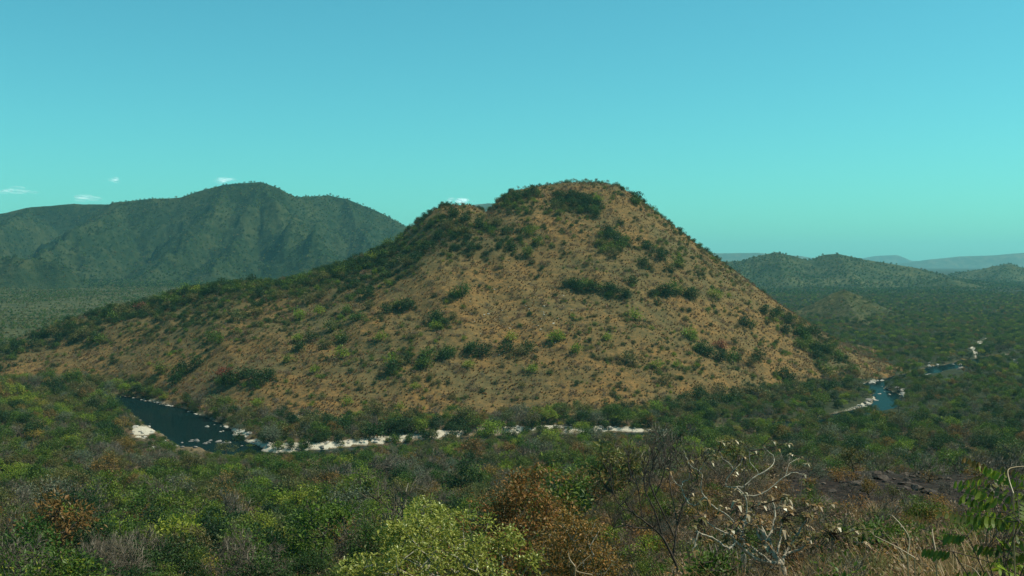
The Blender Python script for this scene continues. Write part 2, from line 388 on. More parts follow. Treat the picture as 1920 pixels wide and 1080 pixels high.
def ground_mat():
    m = NT('valley_soil'); geo = m.n('ShaderNodeNewGeometry'); P = geo.outputs['Position']
    a = m.noise(0.035, 6, 0.6, P); b = m.noise(0.5, 6, 0.7, P); c = m.noise(3.0, 4, 0.7, P)
    base = m.ramp(b, [(0.28, (0.055, 0.048, 0.026)), (0.46, (0.125, 0.088, 0.050)), (0.6, (0.19, 0.125, 0.062)), (0.78, (0.25, 0.175, 0.095))])
    green = m.ramp(b, [(0.3, (0.030, 0.046, 0.018)), (0.7, (0.085, 0.090, 0.035))])
    col = m.mix(m.ramp(a, [(0.42, (0, 0, 0)), (0.6, (0.75, 0.75, 0.75))]), base, green)
    plain = m.ramp(m.noise(0.06, 7, 0.75, P), [(0.34, (0.022, 0.030, 0.010)), (0.5, (0.058, 0.060, 0.020)), (0.72, (0.14, 0.118, 0.045))])
    col = m.mix(m.attr('plain'), col, plain)
    wood = m.ramp(b, [(0.3, (0.016, 0.026, 0.010)), (0.7, (0.050, 0.050, 0.022))])
    col = m.mix(m.attr('wood'), col, wood)
    burn = m.ramp(c, [(0.36, (0.010, 0.008, 0.007)), (0.54, (0.026, 0.018, 0.014)), (0.72, (0.12, 0.075, 0.05))])
    bm = m.math('MULTIPLY', m.attr('burn'), m.ramp(b, [(0.3, (0.55, 0.55, 0.55)), (0.5, (1, 1, 1))]), True)
    col = m.mix(bm, col, burn)
    sn = m.math('ADD', m.attr('sand'), m.math('MULTIPLY', m.math('SUBTRACT', c, 0.5), 0.9))
    sm = m.ramp(sn, [(0.42, (0, 0, 0)), (0.52, (1, 1, 1))])
    sand = m.ramp(c, [(0.3, (0.24, 0.19, 0.13)), (0.5, (0.50, 0.43, 0.32)), (0.7, (0.66, 0.59, 0.47))])
    col = m.mix(sm, col, sand)
    wet = m.ramp(m.attr('wet'), [(0.2, (0, 0, 0)), (0.8, (1, 1, 1))])
    col = m.mix(wet, col, m.ramp(c, [(0.3, (0.03, 0.026, 0.016)), (0.7, (0.13, 0.085, 0.045))]))
    m.bsdf(col, 0.95, 0.1, b, 0.5, 0.6); return m.m
def hill_mat():
    m = NT('dry_hill_grass'); geo = m.n('ShaderNodeNewGeometry'); P = geo.outputs['Position']
    a = m.noise(0.022, 5, 0.6, P); b = m.noise(0.24, 8, 0.78, P); c = m.noise(1.6, 4, 0.7, P)
    col = m.ramp(b, [(0.30, (0.036, 0.032, 0.014)), (0.42, (0.105, 0.072, 0.028)), (0.58, (0.215, 0.118, 0.038)), (0.74, (0.34, 0.19, 0.066))])
    grn = m.ramp(b, [(0.3, (0.035, 0.042, 0.018)), (0.7, (0.15, 0.115, 0.048))])
    col = m.mix(m.ramp(a, [(0.40, (0, 0, 0)), (0.62, (0.8, 0.8, 0.8))]), col, grn)
    lush = m.ramp(c, [(0.3, (0.028, 0.036, 0.016)), (0.7, (0.12, 0.095, 0.042))])
    col = m.mix(m.attr('shrub'), col, lush)
    # pale stones lying loose on the slope
    sn = m.math('ADD', m.attr('sand'), m.math('MULTIPLY', m.math('SUBTRACT', c, 0.5), 1.0))
    sm = m.ramp(sn, [(0.44, (0, 0, 0)), (0.52, (1, 1, 1))])
    col = m.mix(sm, col, m.ramp(c, [(0.3, (0.5, 0.42, 0.3)), (0.7, (0.78, 0.70, 0.56))]))
    m.bsdf(col, 0.95, 0.08, b, 0.8, 0.8); return m.m
def mountain_mat(name, lo, mi, hi, s=0.05):
    m = NT(name); geo = m.n('ShaderNodeNewGeometry'); P = geo.outputs['Position']
    a = m.noise(0.006, 5, 0.6, P); b = m.noise(s, 7, 0.75, P)
    col = m.ramp(b, [(0.36, lo), (0.5, mi), (0.66, hi)])
    dry = m.ramp(b, [(0.36, mi), (0.62, (hi[0] * 1.5, hi[1] * 1.3, hi[2] * 1.25))])
    col = m.mix(m.ramp(a, [(0.45, (0, 0, 0)), (0.68, (1, 1, 1))]), col, dry)
    m.bsdf(col, 0.95, 0.05, b, 6.0, 0.9); return m.m
M['ground'] = ground_mat(); M['hill'] = hill_mat()
M['mount'] = mountain_mat('forest_mountain', (0.009, 0.021, 0.008), (0.019, 0.035, 0.012), (0.045, 0.056, 0.021))
M['mount2'] = mountain_mat('forest_hills', (0.014, 0.028, 0.010), (0.036, 0.052, 0.018), (0.085, 0.090, 0.036))
M['knoll'] = mountain_mat('knoll_scrub', (0.024, 0.036, 0.012), (0.060, 0.066, 0.024), (0.14, 0.12, 0.052), 0.12)
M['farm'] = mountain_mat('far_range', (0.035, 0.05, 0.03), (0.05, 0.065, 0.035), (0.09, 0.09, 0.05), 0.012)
m = NT('river_water'); geo = m.n('ShaderNodeNewGeometry')
bb = m.noise(0.9, 3, 0.6, geo.outputs['Position']); bp = m.n('ShaderNodeBump'); bp.inputs['Strength'].default_value = 0.25; bp.inputs['Distance'].default_value = 0.04; m.l(bb, bp.inputs['Height'])
d_ = m.n('ShaderNodeBsdfDiffuse'); d_.inputs[0].default_value = (0.004, 0.014, 0.014, 1); g_ = m.n('ShaderNodeBsdfGlossy'); g_.inputs['Roughness'].default_value = 0.08; g_.inputs[0].default_value = (0.9, 0.95, 0.95, 1)
m.l(bp.outputs[0], g_.inputs['Normal']); x_ = m.n('ShaderNodeMixShader'); x_.inputs[0].default_value = 0.10
m.l(d_.outputs[0], x_.inputs[1]); m.l(g_.outputs[0], x_.inputs[2]); m.l(x_.outputs[0], m.o.inputs[0])
M['water'] = m.m

# ------------------------------------------------------------------ photo regions used for ground cover
SAND = [[(455, 826), (490, 823), (520, 832), (560, 831), (620, 827), (690, 820), (695, 829), (640, 837), (560, 845), (510, 849), (478, 844)],
        [(690, 819), (740, 814), (830, 806), (900, 801), (960, 799), (1010, 799), (1010, 806), (930, 812), (860, 816), (760, 826), (700, 829)],
        [(1010, 799), (1080, 797), (1140, 799), (1250, 805), (1256, 811), (1150, 808), (1050, 806)],
        [(250, 799), (280, 796), (292, 808), (268, 822), (246, 817)], [(380, 808), (420, 799), (472, 810), (458, 824), (420, 819)], [(346, 776), (374, 779), (368, 788)],
        [(1600, 772), (1630, 762), (1652, 745), (1644, 744), (1615, 760)], [(1727, 700), (1756, 690), (1760, 697), (1735, 703)],
        [(1690, 740), (1650, 735), (1650, 732), (1700, 738)],
        [(1818, 652), (1826, 649), (1835, 663), (1829, 666)], [(1827, 645), (1838, 637), (1851, 631), (1853, 635), (1840, 645)], [(1895, 672), (1912, 678), (1905, 682)]]
POOLS = [[(232, 750), (300, 756), (372, 782), (392, 800), (425, 816), (452, 836), (468, 846), (420, 850), (340, 838), (304, 812), (268, 782), (240, 766)],
         [(1646, 764), (1654, 751), (1666, 749), (1680, 761)], [(1742, 697), (1772, 684), (1806, 688), (1786, 699)]]
BURN = [(1440, 905), (1500, 872), (1600, 858), (1760, 862), (1930, 850), (2100, 860), (2100, 985), (1900, 985), (1700, 965), (1560, 970), (1470, 950)]

# ------------------------------------------------------------------ the setting: ground, hill, mountains, water
ang = np.linspace(-R(47), R(47), 600)
rad = np.concatenate([np.geomspace(22, 420, 210)[:-1], np.arange(420, 900, 2.4), np.geomspace(902.4, 24000, 140)])
A, RR = np.meshgrid(ang, rad)
GX = RR * np.sin(A); GY = RR * np.cos(A) - 40
GZ = ground(GX, GY)
px, py = proj(GX, GY, GZ)
fr = GY > 5
sand = np.zeros(GX.shape)
for p in SAND: sand[inpoly(px, py, p) & fr & (GY > 300)] = 1.0
rdg = rivdist(GX, GY)
sand = sand * (0.40 + 0.60 * sstep(-0.12, 0.10, fbm(GX / 8, GY / 5, 3, 91) + 0.22 * (px < 720) * (px > 440)))
sand = np.maximum(sand, sstep(6, 1, rdg) * 0.44 * (GY > 380))
burn = (inpoly(px, py, BURN) & fr & (GY < 140)).astype(float)
wet = sstep(0.6, -0.2, GZ) * (GY > 380)
u = GX / np.maximum(GY, 1)
plain = sstep(0.02, -0.1, u) * sstep(820, 1000, GY); wood = sstep(0.15, 0.22, u) * sstep(450, 520, GY)
wood = np.maximum(wood, sstep(2000, 2600, GY) * (1 - plain))
g = obj('ground', grid('ground', GX, GY, GZ, M['ground'], {'sand': sand.ravel(), 'burn': burn.ravel(), 'wet': wet.ravel(), 'plain': plain.ravel(), 'wood': wood.ravel()}))
tag(g, 'valley floor and near hillside of dry soil, grass and pale sand', 'ground', kind='structure')

# zones of thick shrubs on the hill, in the photo's pixels
def shrubmask(px, py):
    sky_py = np.interp(px, HA[:, 0], HA[:, 1])
    d = py - sky_py
    m = sstep(60, 12, d) * sstep(790, 700, px) * 0.92                                   # crest of the left spur: shrubs, thickened and darkened in place of its shadow
    m = np.maximum(m, sstep(120, 30, np.abs(py - (590 - (px - 300) * 0.30)) * 1.3) * sstep(150, 330, px) * sstep(760, 640, px) * 0.55)
    m = np.maximum(m, np.exp(-(((px - 890) / 150) ** 2 + ((py - 445 - (px - 890) * 0.08) / 48) ** 2) ** 2) * 0.95)   # below the knoll
    m = np.maximum(m, np.exp(-(((px - 720) / 110) ** 2 + ((py - 500 + (px - 720) * 0.45) / 42) ** 2) ** 2) * 0.95)
    m = np.maximum(m, np.exp(-(((px - 960) / 60) ** 2 + ((py - 385) / 26) ** 2) ** 2) * 0.8)
    m = np.maximum(m, np.exp(-(((px - 1070) / 62) ** 2 + ((py - 385) / 28) ** 2) ** 2) * 0.8)
    m = np.maximum(m, np.exp(-(((px - 1240) / 70) ** 2 + ((py - 500) / 40) ** 2) ** 2) * 0.4)
    m = np.maximum(m, np.exp(-(((px - 1530) / 80) ** 2 + ((py - 650 - (px - 1530) * 0.6) / 26) ** 2) ** 2) * 0.8)
    m = np.maximum(m, np.exp(-(((px - 1330) / 190) ** 2 + ((py - 765 + (px - 1330) * 0.17) / 34) ** 2) ** 2) * 0.85)   # foot on the right
    m = np.maximum(m, sstep(690, 735, py) * sstep(420, 200, px) * 0.8)
    m = np.maximum(m, np.exp(-(((px - 640) / 200) ** 2 + ((py - 800) / 22) ** 2) ** 2) * 0.5)
    return np.clip(m, 0, 1)
uu = np.linspace((-420 - 960) / F, (1870 - 960) / F, 520)
yy = np.concatenate([np.arange(440, 900, 2.2), np.arange(900, 1130, 8)])
U, Y = np.meshgrid(uu, yy); X = U * Y
HZm = ground(X, Y); hh = hillh(X, Y)
HZm = HZm + np.where(hh > 0.02, hh - 0.9, -3.0)
px, py = proj(X, Y, HZm)
hs_ = np.clip(shrubmask(px, py) * (0.75 + 0.5 * fbm(X / 14, Y / 14, 3, 81)), 0, 1)
hsand = np.exp(-(((px - 985) / 90) ** 2 + ((py - 585) / 45) ** 2)) * 0.30 + np.exp(-(((px - 560) / 110) ** 2 + ((py - 780) / 25) ** 2)) * 0.36 + np.exp(-(((px - 880) / 150) ** 2 + ((py - 792) / 10) ** 2)) * 0.3
h = obj('hill', grid('hill', X, Y, HZm, M['hill'], {'shrub': hs_.ravel() * 0.85, 'sand': hsand.ravel()}))
tag(h, 'big rounded brown grassy hill with dark shrubs in the middle', 'hill', kind='structure')

def mountain(name, fun, amp, px0, px1, d0, d1, nc, nr, mat, label, g=0):
    uu = np.linspace((px0 - 960) / F, (px1 - 960) / F, nc); yy = np.linspace(d0, d1, nr)
    U, Y = np.meshgrid(uu, yy); X = U * Y; Z = mount(fun, X, Y, amp)
    o = obj(name, grid(name, X, Y, Z, mat)); tag(o, label, 'mountain' if 'mount' in name else 'hills', kind='structure'); return o
mountain('mountain', f_left, 135, -260, 920, 1900, 4300, 520, 260, M['mount'], 'dark green ridged mountain on the left behind the hill')
mountain('forest_hills', f_right, 36, 1180, 2150, 2000, 5200, 400, 260, M['mount2'], 'low forested hills on the right behind the brown hill')
mountain('knoll', f_small, 6, 1420, 1730, 1230, 1750, 150, 110, M['knoll'], 'small forested knoll on the right in front of the low hills')
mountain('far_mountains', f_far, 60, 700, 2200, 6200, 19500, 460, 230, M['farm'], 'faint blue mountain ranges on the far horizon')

# water: one flat sheet per reach, lying in the channel
P = RIVC; T = np.gradient(P[:, :2], axis=0); T /= np.linalg.norm(T, axis=1)[:, None]; N = np.stack([-T[:, 1], T[:, 0]], 1)
W = (P[:, 2] + 9)[:, None]
L = P[:, :2] + N * W; Q = P[:, :2] - N * W
V = np.concatenate([np.c_[L, np.full(len(L), 0.0)], np.c_[Q, np.full(len(Q), 0.0)]]); n = len(P)
Fq = [(i, i + 1, n + i + 1, n + i) for i in range(n - 1)]
o = obj('river', mesh_np('river', V, Fq, M['water'])); tag(o, 'dark still river winding round the foot of the hill', 'river', kind='structure')


# ------------------------------------------------------------------ plants: how one is grown
def tubes(nodes, parent, rad, sides):
    """branches as tapered tubes along parent links"""
    nodes = np.asarray(nodes); V = []; Fq = []; k = 0
    cs = np.cos(np.arange(sides) * 2 * np.pi / sides); sn = np.sin(np.arange(sides) * 2 * np.pi / sides)
    for i, p in enumerate(parent):
        if p < 0: continue
        a, b = nodes[p], nodes[i]; d = b - a; L = np.linalg.norm(d)
        if L < 1e-6: continue
        d = d / L; t = np.cross(d, (0, 0, 1.0) if abs(d[2]) < 0.9 else (1.0, 0, 0)); t /= np.linalg.norm(t); q = np.cross(d, t)
        ring = cs[:, None] * t + sn[:, None] * q
        ra = min(rad[p], rad[i] * 1.5); rb = rad[i]
        V.append(a - d * ra * 0.3 + ring * ra); V.append(b + ring * rb)
        for j in range(sides): Fq.append((k + j, k + (j + 1) % sides, k + sides + (j + 1) % sides, k + sides + j))
        k += 2 * sides
    return np.concatenate(V), np.array(Fq)
def leaves(rg, centres, per, size, rad, flat=0.7, droop=0.0, aspect=0.5, up=0.62):
    """folded leaf blades (two quads would be hidden: one kite each) scattered in a clump round every centre"""
    c = np.repeat(np.asarray(centres), per, 0); n = len(c)
    o = rg.normal(size=(n, 3)) * rad; o[:, 2] *= flat
    b = c + o
    d = o / (np.linalg.norm(o, axis=1, keepdims=True) + 1e-6) + rg.normal(size=(n, 3)) * 0.6; d[:, 2] += -droop
    d /= np.linalg.norm(d, axis=1, keepdims=True)
    nn = rg.normal(size=(n, 3)) * (1 - up); nn[:, 2] += up * 1.4
    s = np.cross(d, nn); s /= (np.linalg.norm(s, axis=1, keepdims=True) + 1e-6); nrm = np.cross(s, d)
    L = size * rg.uniform(0.65, 1.3, (n, 1)); wd = L * aspect
    V = np.stack([b, b + d * L * 0.45 + s * wd * 0.5 + nrm * L * 0.08, b + d * L, b + d * L * 0.45 - s * wd * 0.5 + nrm * L * 0.08], 1).reshape(-1, 3)
    Fq = np.arange(4 * n).reshape(-1, 4)
    t = np.clip(0.5 + rg.normal(size=n) * 0.22, 0, 1)
    return V, Fq, np.repeat(t, 4)
def skeleton(rg, H, cw, ch, th, n, lean=0.15, wob=0.12, dome=0.55, inner=0.35, tr=0.10, rmin=0.02):
    """trunk and limbs reaching n clump centres spread through an uneven dome"""
    top = np.array([rg.normal() * lean * th, rg.normal() * lean * th, th])
    nodes = [np.zeros(3)]; parent = [-1]
    k = 4
    for i in range(1, k + 1):
        f = i / k; nodes.append(top * f + np.array([rg.normal(), rg.normal(), 0]) * wob * th * 0.5 * (1 if i < k else 0)); parent.append(len(nodes) - 2)
    cz = th + ch * 0.15; C = []
    lob = rg.uniform(0, 2 * np.pi, 5); la = rg.uniform(0.1, 0.32, 5)
    while len(C) < n:
        v = rg.normal(size=3); v /= np.linalg.norm(v); v[2] = abs(v[2]) if rg.random() < dome + 0.3 else v[2] * 0.35
        a = math.atan2(v[1], v[0]); f = 1 + sum(la[j] * math.cos((j + 1) * a + lob[j]) for j in range(5)) * 0.6
        r = rg.uniform(inner, 1) ** 0.5
        C.append(np.array([top[0] + v[0] * cw * 0.5 * f * r, top[1] + v[1] * cw * 0.5 * f * r, cz + v[2] * ch * 0.85 * r * (0.75 + 0.3 * f)]))
    C.sort(key=lambda c: np.linalg.norm(c - top))
    tips = []
    for c in C:
        A = np.array(nodes[k - 1:]); d = np.linalg.norm(A - c, axis=1) + np.maximum(0, A[:, 2] - c[2] + 0.1 * H) * 1.2
        p = int(np.argmin(d)) + k - 1
        mid = (nodes[p] + c) / 2 + rg.normal(size=3) * wob * np.linalg.norm(c - nodes[p]); mid[2] -= 0.06 * np.linalg.norm(c - nodes[p])
        nodes.append(mid); parent.append(p); nodes.append(c); parent.append(len(nodes) - 2); tips.append(len(nodes) - 1)
    cnt = np.zeros(len(nodes))
    for t in tips: cnt[t] = 1
    for i in range(len(nodes) - 1, 0, -1): cnt[parent[i]] += cnt[i]
    rad = np.maximum(rmin, tr * (cnt / cnt[0]) ** 0.5)
    rad[0] *= 1.35
    return np.array(nodes), parent, rad, tips
def twigs(rg, nodes, parent, rad, tips, per, L, r):
    nodes = list(nodes); parent = list(parent); rad = list(rad); new = []
    for t in tips:
        d0 = nodes[t] - nodes[parent[t]]; d0 = d0 / (np.linalg.norm(d0) + 1e-6)
        for _ in range(per):
            d = d0 + rg.normal(size=3) * 0.6; d[2] += 0.35; d /= np.linalg.norm(d); l = L * rg.uniform(0.5, 1.2)
            nodes.append(nodes[t] + d * l * 0.5); parent.append(t); rad.append(r); m_ = len(nodes) - 1
            for __ in range(2):
                e = d + rg.normal(size=3) * 0.5; e[2] += 0.15; e /= np.linalg.norm(e)
                nodes.append(nodes[m_] + e * l * 0.6); parent.append(m_); rad.append(r * 0.6); new.append(len(nodes) - 1)
    return np.array(nodes), parent, np.array(rad), new
def join(parts, mats, name):
    """several (V,F,tint) sets, one material slot each, as one mesh of quads"""
    V = []; Fq = []; t = []; mi = []; k = 0
    for i, (v, f, a) in enumerate(parts):
        V.append(v); Fq.append(np.asarray(f) + k); t.append(np.full(len(v), 0.5) if a is None else a); mi.append(np.full(len(f), i)); k += len(v)
    return mesh_np(name, np.concatenate(V), np.concatenate(Fq), mats, {'tint': np.concatenate(t)}, False, np.concatenate(mi))

class Form:
    """one grown plant: trunk mesh, crown mesh and both joined for the massed ones"""
    def __init__(s, name, trunk, crown, tm, cm, H, cw):
        s.trunk = mesh_np(name + '_trunk', trunk[0], trunk[1], M[tm], {'tint': np.full(len(trunk[0]), 0.5)}, True) if trunk is not None else None
        s.crown = mesh_np(name + '_crown', crown[0], crown[1], M[cm], {'tint': crown[2]}, False)
        s.parts = (trunk, crown); s.mats = (tm, cm); s.name = name; s.H = H; s.cw = cw; s._j = None
    def joined(s):
        if s._j is None:
            t, c = s.parts
            s._j = join([(t[0], t[1], None), c], [M[s.mats[0]], M[s.mats[1]]], s.name) if t is not None else s.crown
        return s._j
def leafy(seed, name, cm, H=5.0, cw=4.6, ch=2.4, th=1.8, n=26, per=46, ls=0.32, cr=0.36, tm='bark', tr=0.12, sides=5, **k):
    rg = np.random.default_rng(seed); nd, pa, ra, ti = skeleton(rg, H, cw, ch, th, n, tr=tr, **k)
    return Form(name, tubes(nd, pa, ra, sides), leaves(rg, nd[ti], per, ls, cr), tm, cm, H, cw)
def bare(seed, name, H=4.5, cw=4.0, ch=2.6, th=1.2, n=46, per=5, L=0.9, r=0.018, tm='bark', cm='twig', tr=0.09, rmin=0.022):
    rg = np.random.default_rng(seed); nd, pa, ra, ti = skeleton(rg, H, cw, ch, th, n, tr=tr, rmin=rmin, wob=0.16)
    main = tubes(nd, pa, ra, 4); n0 = len(nd)
    nd2, pa2, ra2, tw = twigs(rg, nd, pa, ra, ti, per, L, r)
    pa3 = [-1] * n0 + list(pa2[n0:])
    v, f = tubes(nd2, pa3, ra2, 3)
    return Form(name, main, (v, f, np.clip(rg.normal(0.5, 0.2, len(v)), 0, 1)), tm, cm, H, cw)
def bush(seed, name, cm, H=1.6, cw=2.0, n=16, per=26, ls=0.30, cr=0.34, twig=True):
    rg = np.random.default_rng(seed); nd, pa, ra, ti = skeleton(rg, H, cw, H * 0.75, H * 0.22, n, tr=0.05, rmin=0.015, dome=0.6)
    return Form(name, tubes(nd, pa, ra, 3), leaves(rg, nd[ti], per, ls, cr, 0.8), 'bark', cm, H, cw)
def tuft(seed, name, cm, n=46, H=0.8, sp=0.45, wd=0.07):
    """a grass tussock: arching blades, each bent in the middle"""
    rg = np.random.default_rng(seed); a = rg.uniform(0, 2 * np.pi, n); r = rg.uniform(0, sp * 0.35, n); l = H * rg.uniform(0.5, 1.15, n); o = rg.uniform(0.1, 1.0, n) * sp
    b = np.stack([np.cos(a) * r, np.sin(a) * r, np.zeros(n) - 0.05], 1); d = np.stack([np.cos(a), np.sin(a), np.zeros(n)], 1); s = np.stack([-np.sin(a), np.cos(a), np.zeros(n)], 1) * wd
    m_ = b + d * (o * 0.4)[:, None] + np.array([0, 0, 1]) * (l * 0.65)[:, None]; t = b + d * (o * 1.1)[:, None] + np.array([0, 0, 1]) * l[:, None]
    V = np.stack([b - s, b + s, m_ + s * 0.8, m_ - s * 0.8, t + s * 0.15, t - s * 0.15], 1).reshape(-1, 3)
    i = np.arange(n)[:, None] * 6
    Fq = np.concatenate([i + [0, 1, 2, 3], i + [3, 2, 4, 5]])
    return Form(name, None, (V, Fq, np.repeat(np.clip(rg.normal(0.5, 0.22, n), 0, 1), 6)), 'bark', cm, H, sp * 2)
def blob(seed, name, cm, H=5, cw=5.5, n=60, ls=1.5):
    """a distant crown: a few dozen broad leaf masses"""
    rg = np.random.default_rng(seed); v = rg.normal(size=(n, 3)); v /= np.linalg.norm(v, axis=1)[:, None]; v[:, 2] = np.abs(v[:, 2]) * 0.9 + 0.05
    c = v * np.array([cw / 2, cw / 2, H * 0.72]) * rg.uniform(0.45, 0.95, (n, 1)) + np.array([0, 0, H * 0.2])
    return Form(name, None, leaves(rg, c, 1, ls, 0.2, 1, 0, 0.8, 0.35), 'bark', cm, H, cw)

FORMS = {}
for i in range(3):
    FORMS['green', i] = leafy(100 + i, 'green_tree', 'green', cw=[4.8, 4.2, 5.4][i], ch=[2.4, 3.0, 2.0][i], th=[1.9, 1.4, 2.3][i])
    FORMS['dark', i] = leafy(110 + i, 'dark_tree', 'dark', cw=[4.6, 5.0, 4.0][i], ch=[3.0, 2.6, 3.4][i], th=[1.2, 1.6, 1.1][i], n=34, per=48)
    FORMS['olive', i] = leafy(120 + i, 'olive_tree', 'olive', cw=[4.4, 5.2, 3.8][i], ch=[2.4, 2.0, 2.8][i], th=[1.8, 2.2, 1.4][i], n=22, per=40)
    FORMS['bare', i] = bare(130 + i, 'bare_tree', cw=[4.2, 3.4, 4.8][i], ch=[2.8, 3.2, 2.2][i])
    FORMS['bush', i] = bush(160 + i, 'green_bush', 'green'); FORMS['darkbush', i] = bush(165 + i, 'dark_bush', 'dark', n=20); FORMS['olivebush', i] = bush(170 + i, 'olive_bush', 'olive')
for i in range(2):
    FORMS['lime', i] = leafy(140 + i, 'lime_tree', 'lime', cw=[4.4, 5.0][i], ch=[2.2, 1.9][i], n=24, per=44)
    FORMS['rust', i] = leafy(145 + i, 'rust_tree', 'rust', cw=[4.6, 4.0][i], n=24, per=40)
    FORMS['yellow', i] = leafy(150 + i, 'yellow_tree', 'yellow', cw=[4.2, 4.6][i], ch=1.8, n=26, per=26)
    FORMS['grey', i] = leafy(155 + i, 'grey_tree', 'grey', cw=[4.8, 4.4][i], ch=[2.8, 2.4][i], th=1.3, n=40, per=26, ls=0.28)
    FORMS['limebush', i] = bush(175 + i, 'lime_bush', 'lime'); FORMS['greybush', i] = bare(180 + i, 'twig_bush', H=1.7, cw=2.0, ch=1.4, th=0.25, n=16, per=5, L=0.5, r=0.016, tr=0.04, rmin=0.015)
    FORMS['redbush', i] = bush(185 + i, 'red_bush', 'red'); FORMS['straw', i] = tuft(190 + i, 'dry_tussock', 'straw'); FORMS['litterbush', i] = bush(195 + i, 'withered_bush', 'litter', H=1.1, n=12, per=18)
    FORMS['sprig', i] = leafy(200 + i, 'crooked_tree', 'olive', H=4, cw=2.6, ch=1.2, th=2.3, n=9, per=20, ls=0.34, cr=0.30, tr=0.10, lean=0.3, wob=0.25)
FORMS['bigstraw', 0] = tuft(220, 'dry_tussock', 'hay', 60, 1.0, 1.0, 0.008); FORMS['bigstraw', 1] = tuft(221, 'dry_tussock', 'straw', 24, 1.2, 1.1, 0.007)
for i, c in enumerate(['green', 'dark', 'olive', 'litter']): FORMS['blob', i] = blob(210 + i, c + '_crown', c)
NV = {}
for k in FORMS: NV[k[0]] = NV.get(k[0], 0) + 1

# massed plants: geometry-node instances on a cloud of points
def scatter(name, kinds, P, S, label, cat, kidx=None, tilt=0.06):
    """kinds: list of form keys; kidx: which kind each point takes"""
    col = bpy.data.collections.new(name + '_forms'); keys = []
    for j, k in enumerate(kinds):
        o = bpy.data.objects.new('%s form %03d' % (name, j), FORMS[k].joined()); col.objects.link(o)
    n = len(P); kidx = rng.integers(0, len(kinds), n) if kidx is None else kidx
    me = bpy.data.meshes.new(name); me.vertices.add(n); me.vertices.foreach_set('co', np.asarray(P, np.float32).ravel())
    a = me.attributes.new('size', 'FLOAT', 'POINT'); a.data.foreach_set('value', np.asarray(S, np.float32))
    a = me.attributes.new('turn', 'FLOAT_VECTOR', 'POINT'); a.data.foreach_set('vector', np.stack([rng.normal(0, tilt, n), rng.normal(0, tilt, n), rng.uniform(0, 6.28, n)], 1).astype(np.float32).ravel())
    a = me.attributes.new('which', 'INT', 'POINT'); a.data.foreach_set('value', np.asarray(kidx, np.int32))
    o = obj(name, me)
    ng = bpy.data.node_groups.new(name, 'GeometryNodeTree')
    ng.interface.new_socket('Geometry', in_out='INPUT', socket_type='NodeSocketGeometry'); ng.interface.new_socket('Geometry', in_out='OUTPUT', socket_type='NodeSocketGeometry')
    gi = ng.nodes.new('NodeGroupInput'); go = ng.nodes.new('NodeGroupOutput'); ip = ng.nodes.new('GeometryNodeInstanceOnPoints'); ci = ng.nodes.new('GeometryNodeCollectionInfo')
    ci.inputs['Collection'].default_value = col; ci.inputs['Separate Children'].default_value = True; ci.inputs['Reset Children'].default_value = True
    ip.inputs['Pick Instance'].default_value = True
    def na(nm, t):
        x = ng.nodes.new('GeometryNodeInputNamedAttribute'); x.data_type = t; x.inputs[0].default_value = nm; return x.outputs[0]
    ln = ng.links.new
    ln(gi.outputs[0], ip.inputs['Points']); ln(ci.outputs[0], ip.inputs['Instance']); ln(na('which', 'INT'), ip.inputs['Instance Index'])
    ln(na('turn', 'FLOAT_VECTOR'), ip.inputs['Rotation']); ln(na('size', 'FLOAT'), ip.inputs['Scale']); ln(ip.outputs[0], go.inputs[0])
    md = o.modifiers.new('scatter', 'NODES'); md.node_group = ng
    tag(o, label, cat, kind='stuff'); return o

COUNT = {}
def plant(key, x, y, z, s, name, label, cat, group=None, rz=None, single=False):
    """one plant as a thing of its own: empty > trunk, crown"""
    f = FORMS[key]; rz = random.uniform(0, 6.28) if rz is None else rz
    if single:
        o = obj(name, f.joined(), None, (x, y, z)); o.rotation_euler = (random.gauss(0, .05), random.gauss(0, .05), rz); o.scale = (s, s, s * random.uniform(0.9, 1.12)); return tag(o, label, cat, group)
    e = empty(name, (x, y, z), rz, s); e.scale[2] = s * random.uniform(0.9, 1.12); tag(e, label, cat, group)
    if f.trunk: obj('trunk', f.trunk, e)
    obj('crown', f.crown, e); return e

# ------------------------------------------------------------------ woodland on the near slope and valley floor
def jitter(px0, px1, d0, d1, sp):
    """points about sp metres apart in a wedge of the place"""
    u0, u1 = (px0 - 960) / F, (px1 - 960) / F
    xs = np.arange(min(u0 * d1, u0 * d0), max(u1 * d1, u1 * d0), sp); ys = np.arange(d0, d1, sp)
    X, Y = np.meshgrid(xs, ys); X = X + rng.uniform(-.48, .48, X.shape) * sp; Y = Y + rng.uniform(-.48, .48, Y.shape) * sp
    X, Y = X.ravel(), Y.ravel(); k = (X > u0 * Y) & (X < u1 * Y); return X[k], Y[k]
CLEAR = SAND[:6] + POOLS
def blocked(x, y, z, h, hw):
    """would this plant stand in front of the open sand or water, or in the channel"""
    b = rivdist(x, y) < 1.5
    for f in (0.25, 0.6, 0.95):
        for e in (-0.7, 0, 0.7):
            px, py = proj(x + hw * e, y, z + h * f)
            for p in CLEAR: b |= inpoly(px, py, p)
    return b
KW = ['green', 'dark', 'olive', 'bare', 'lime', 'rust', 'yellow', 'grey']
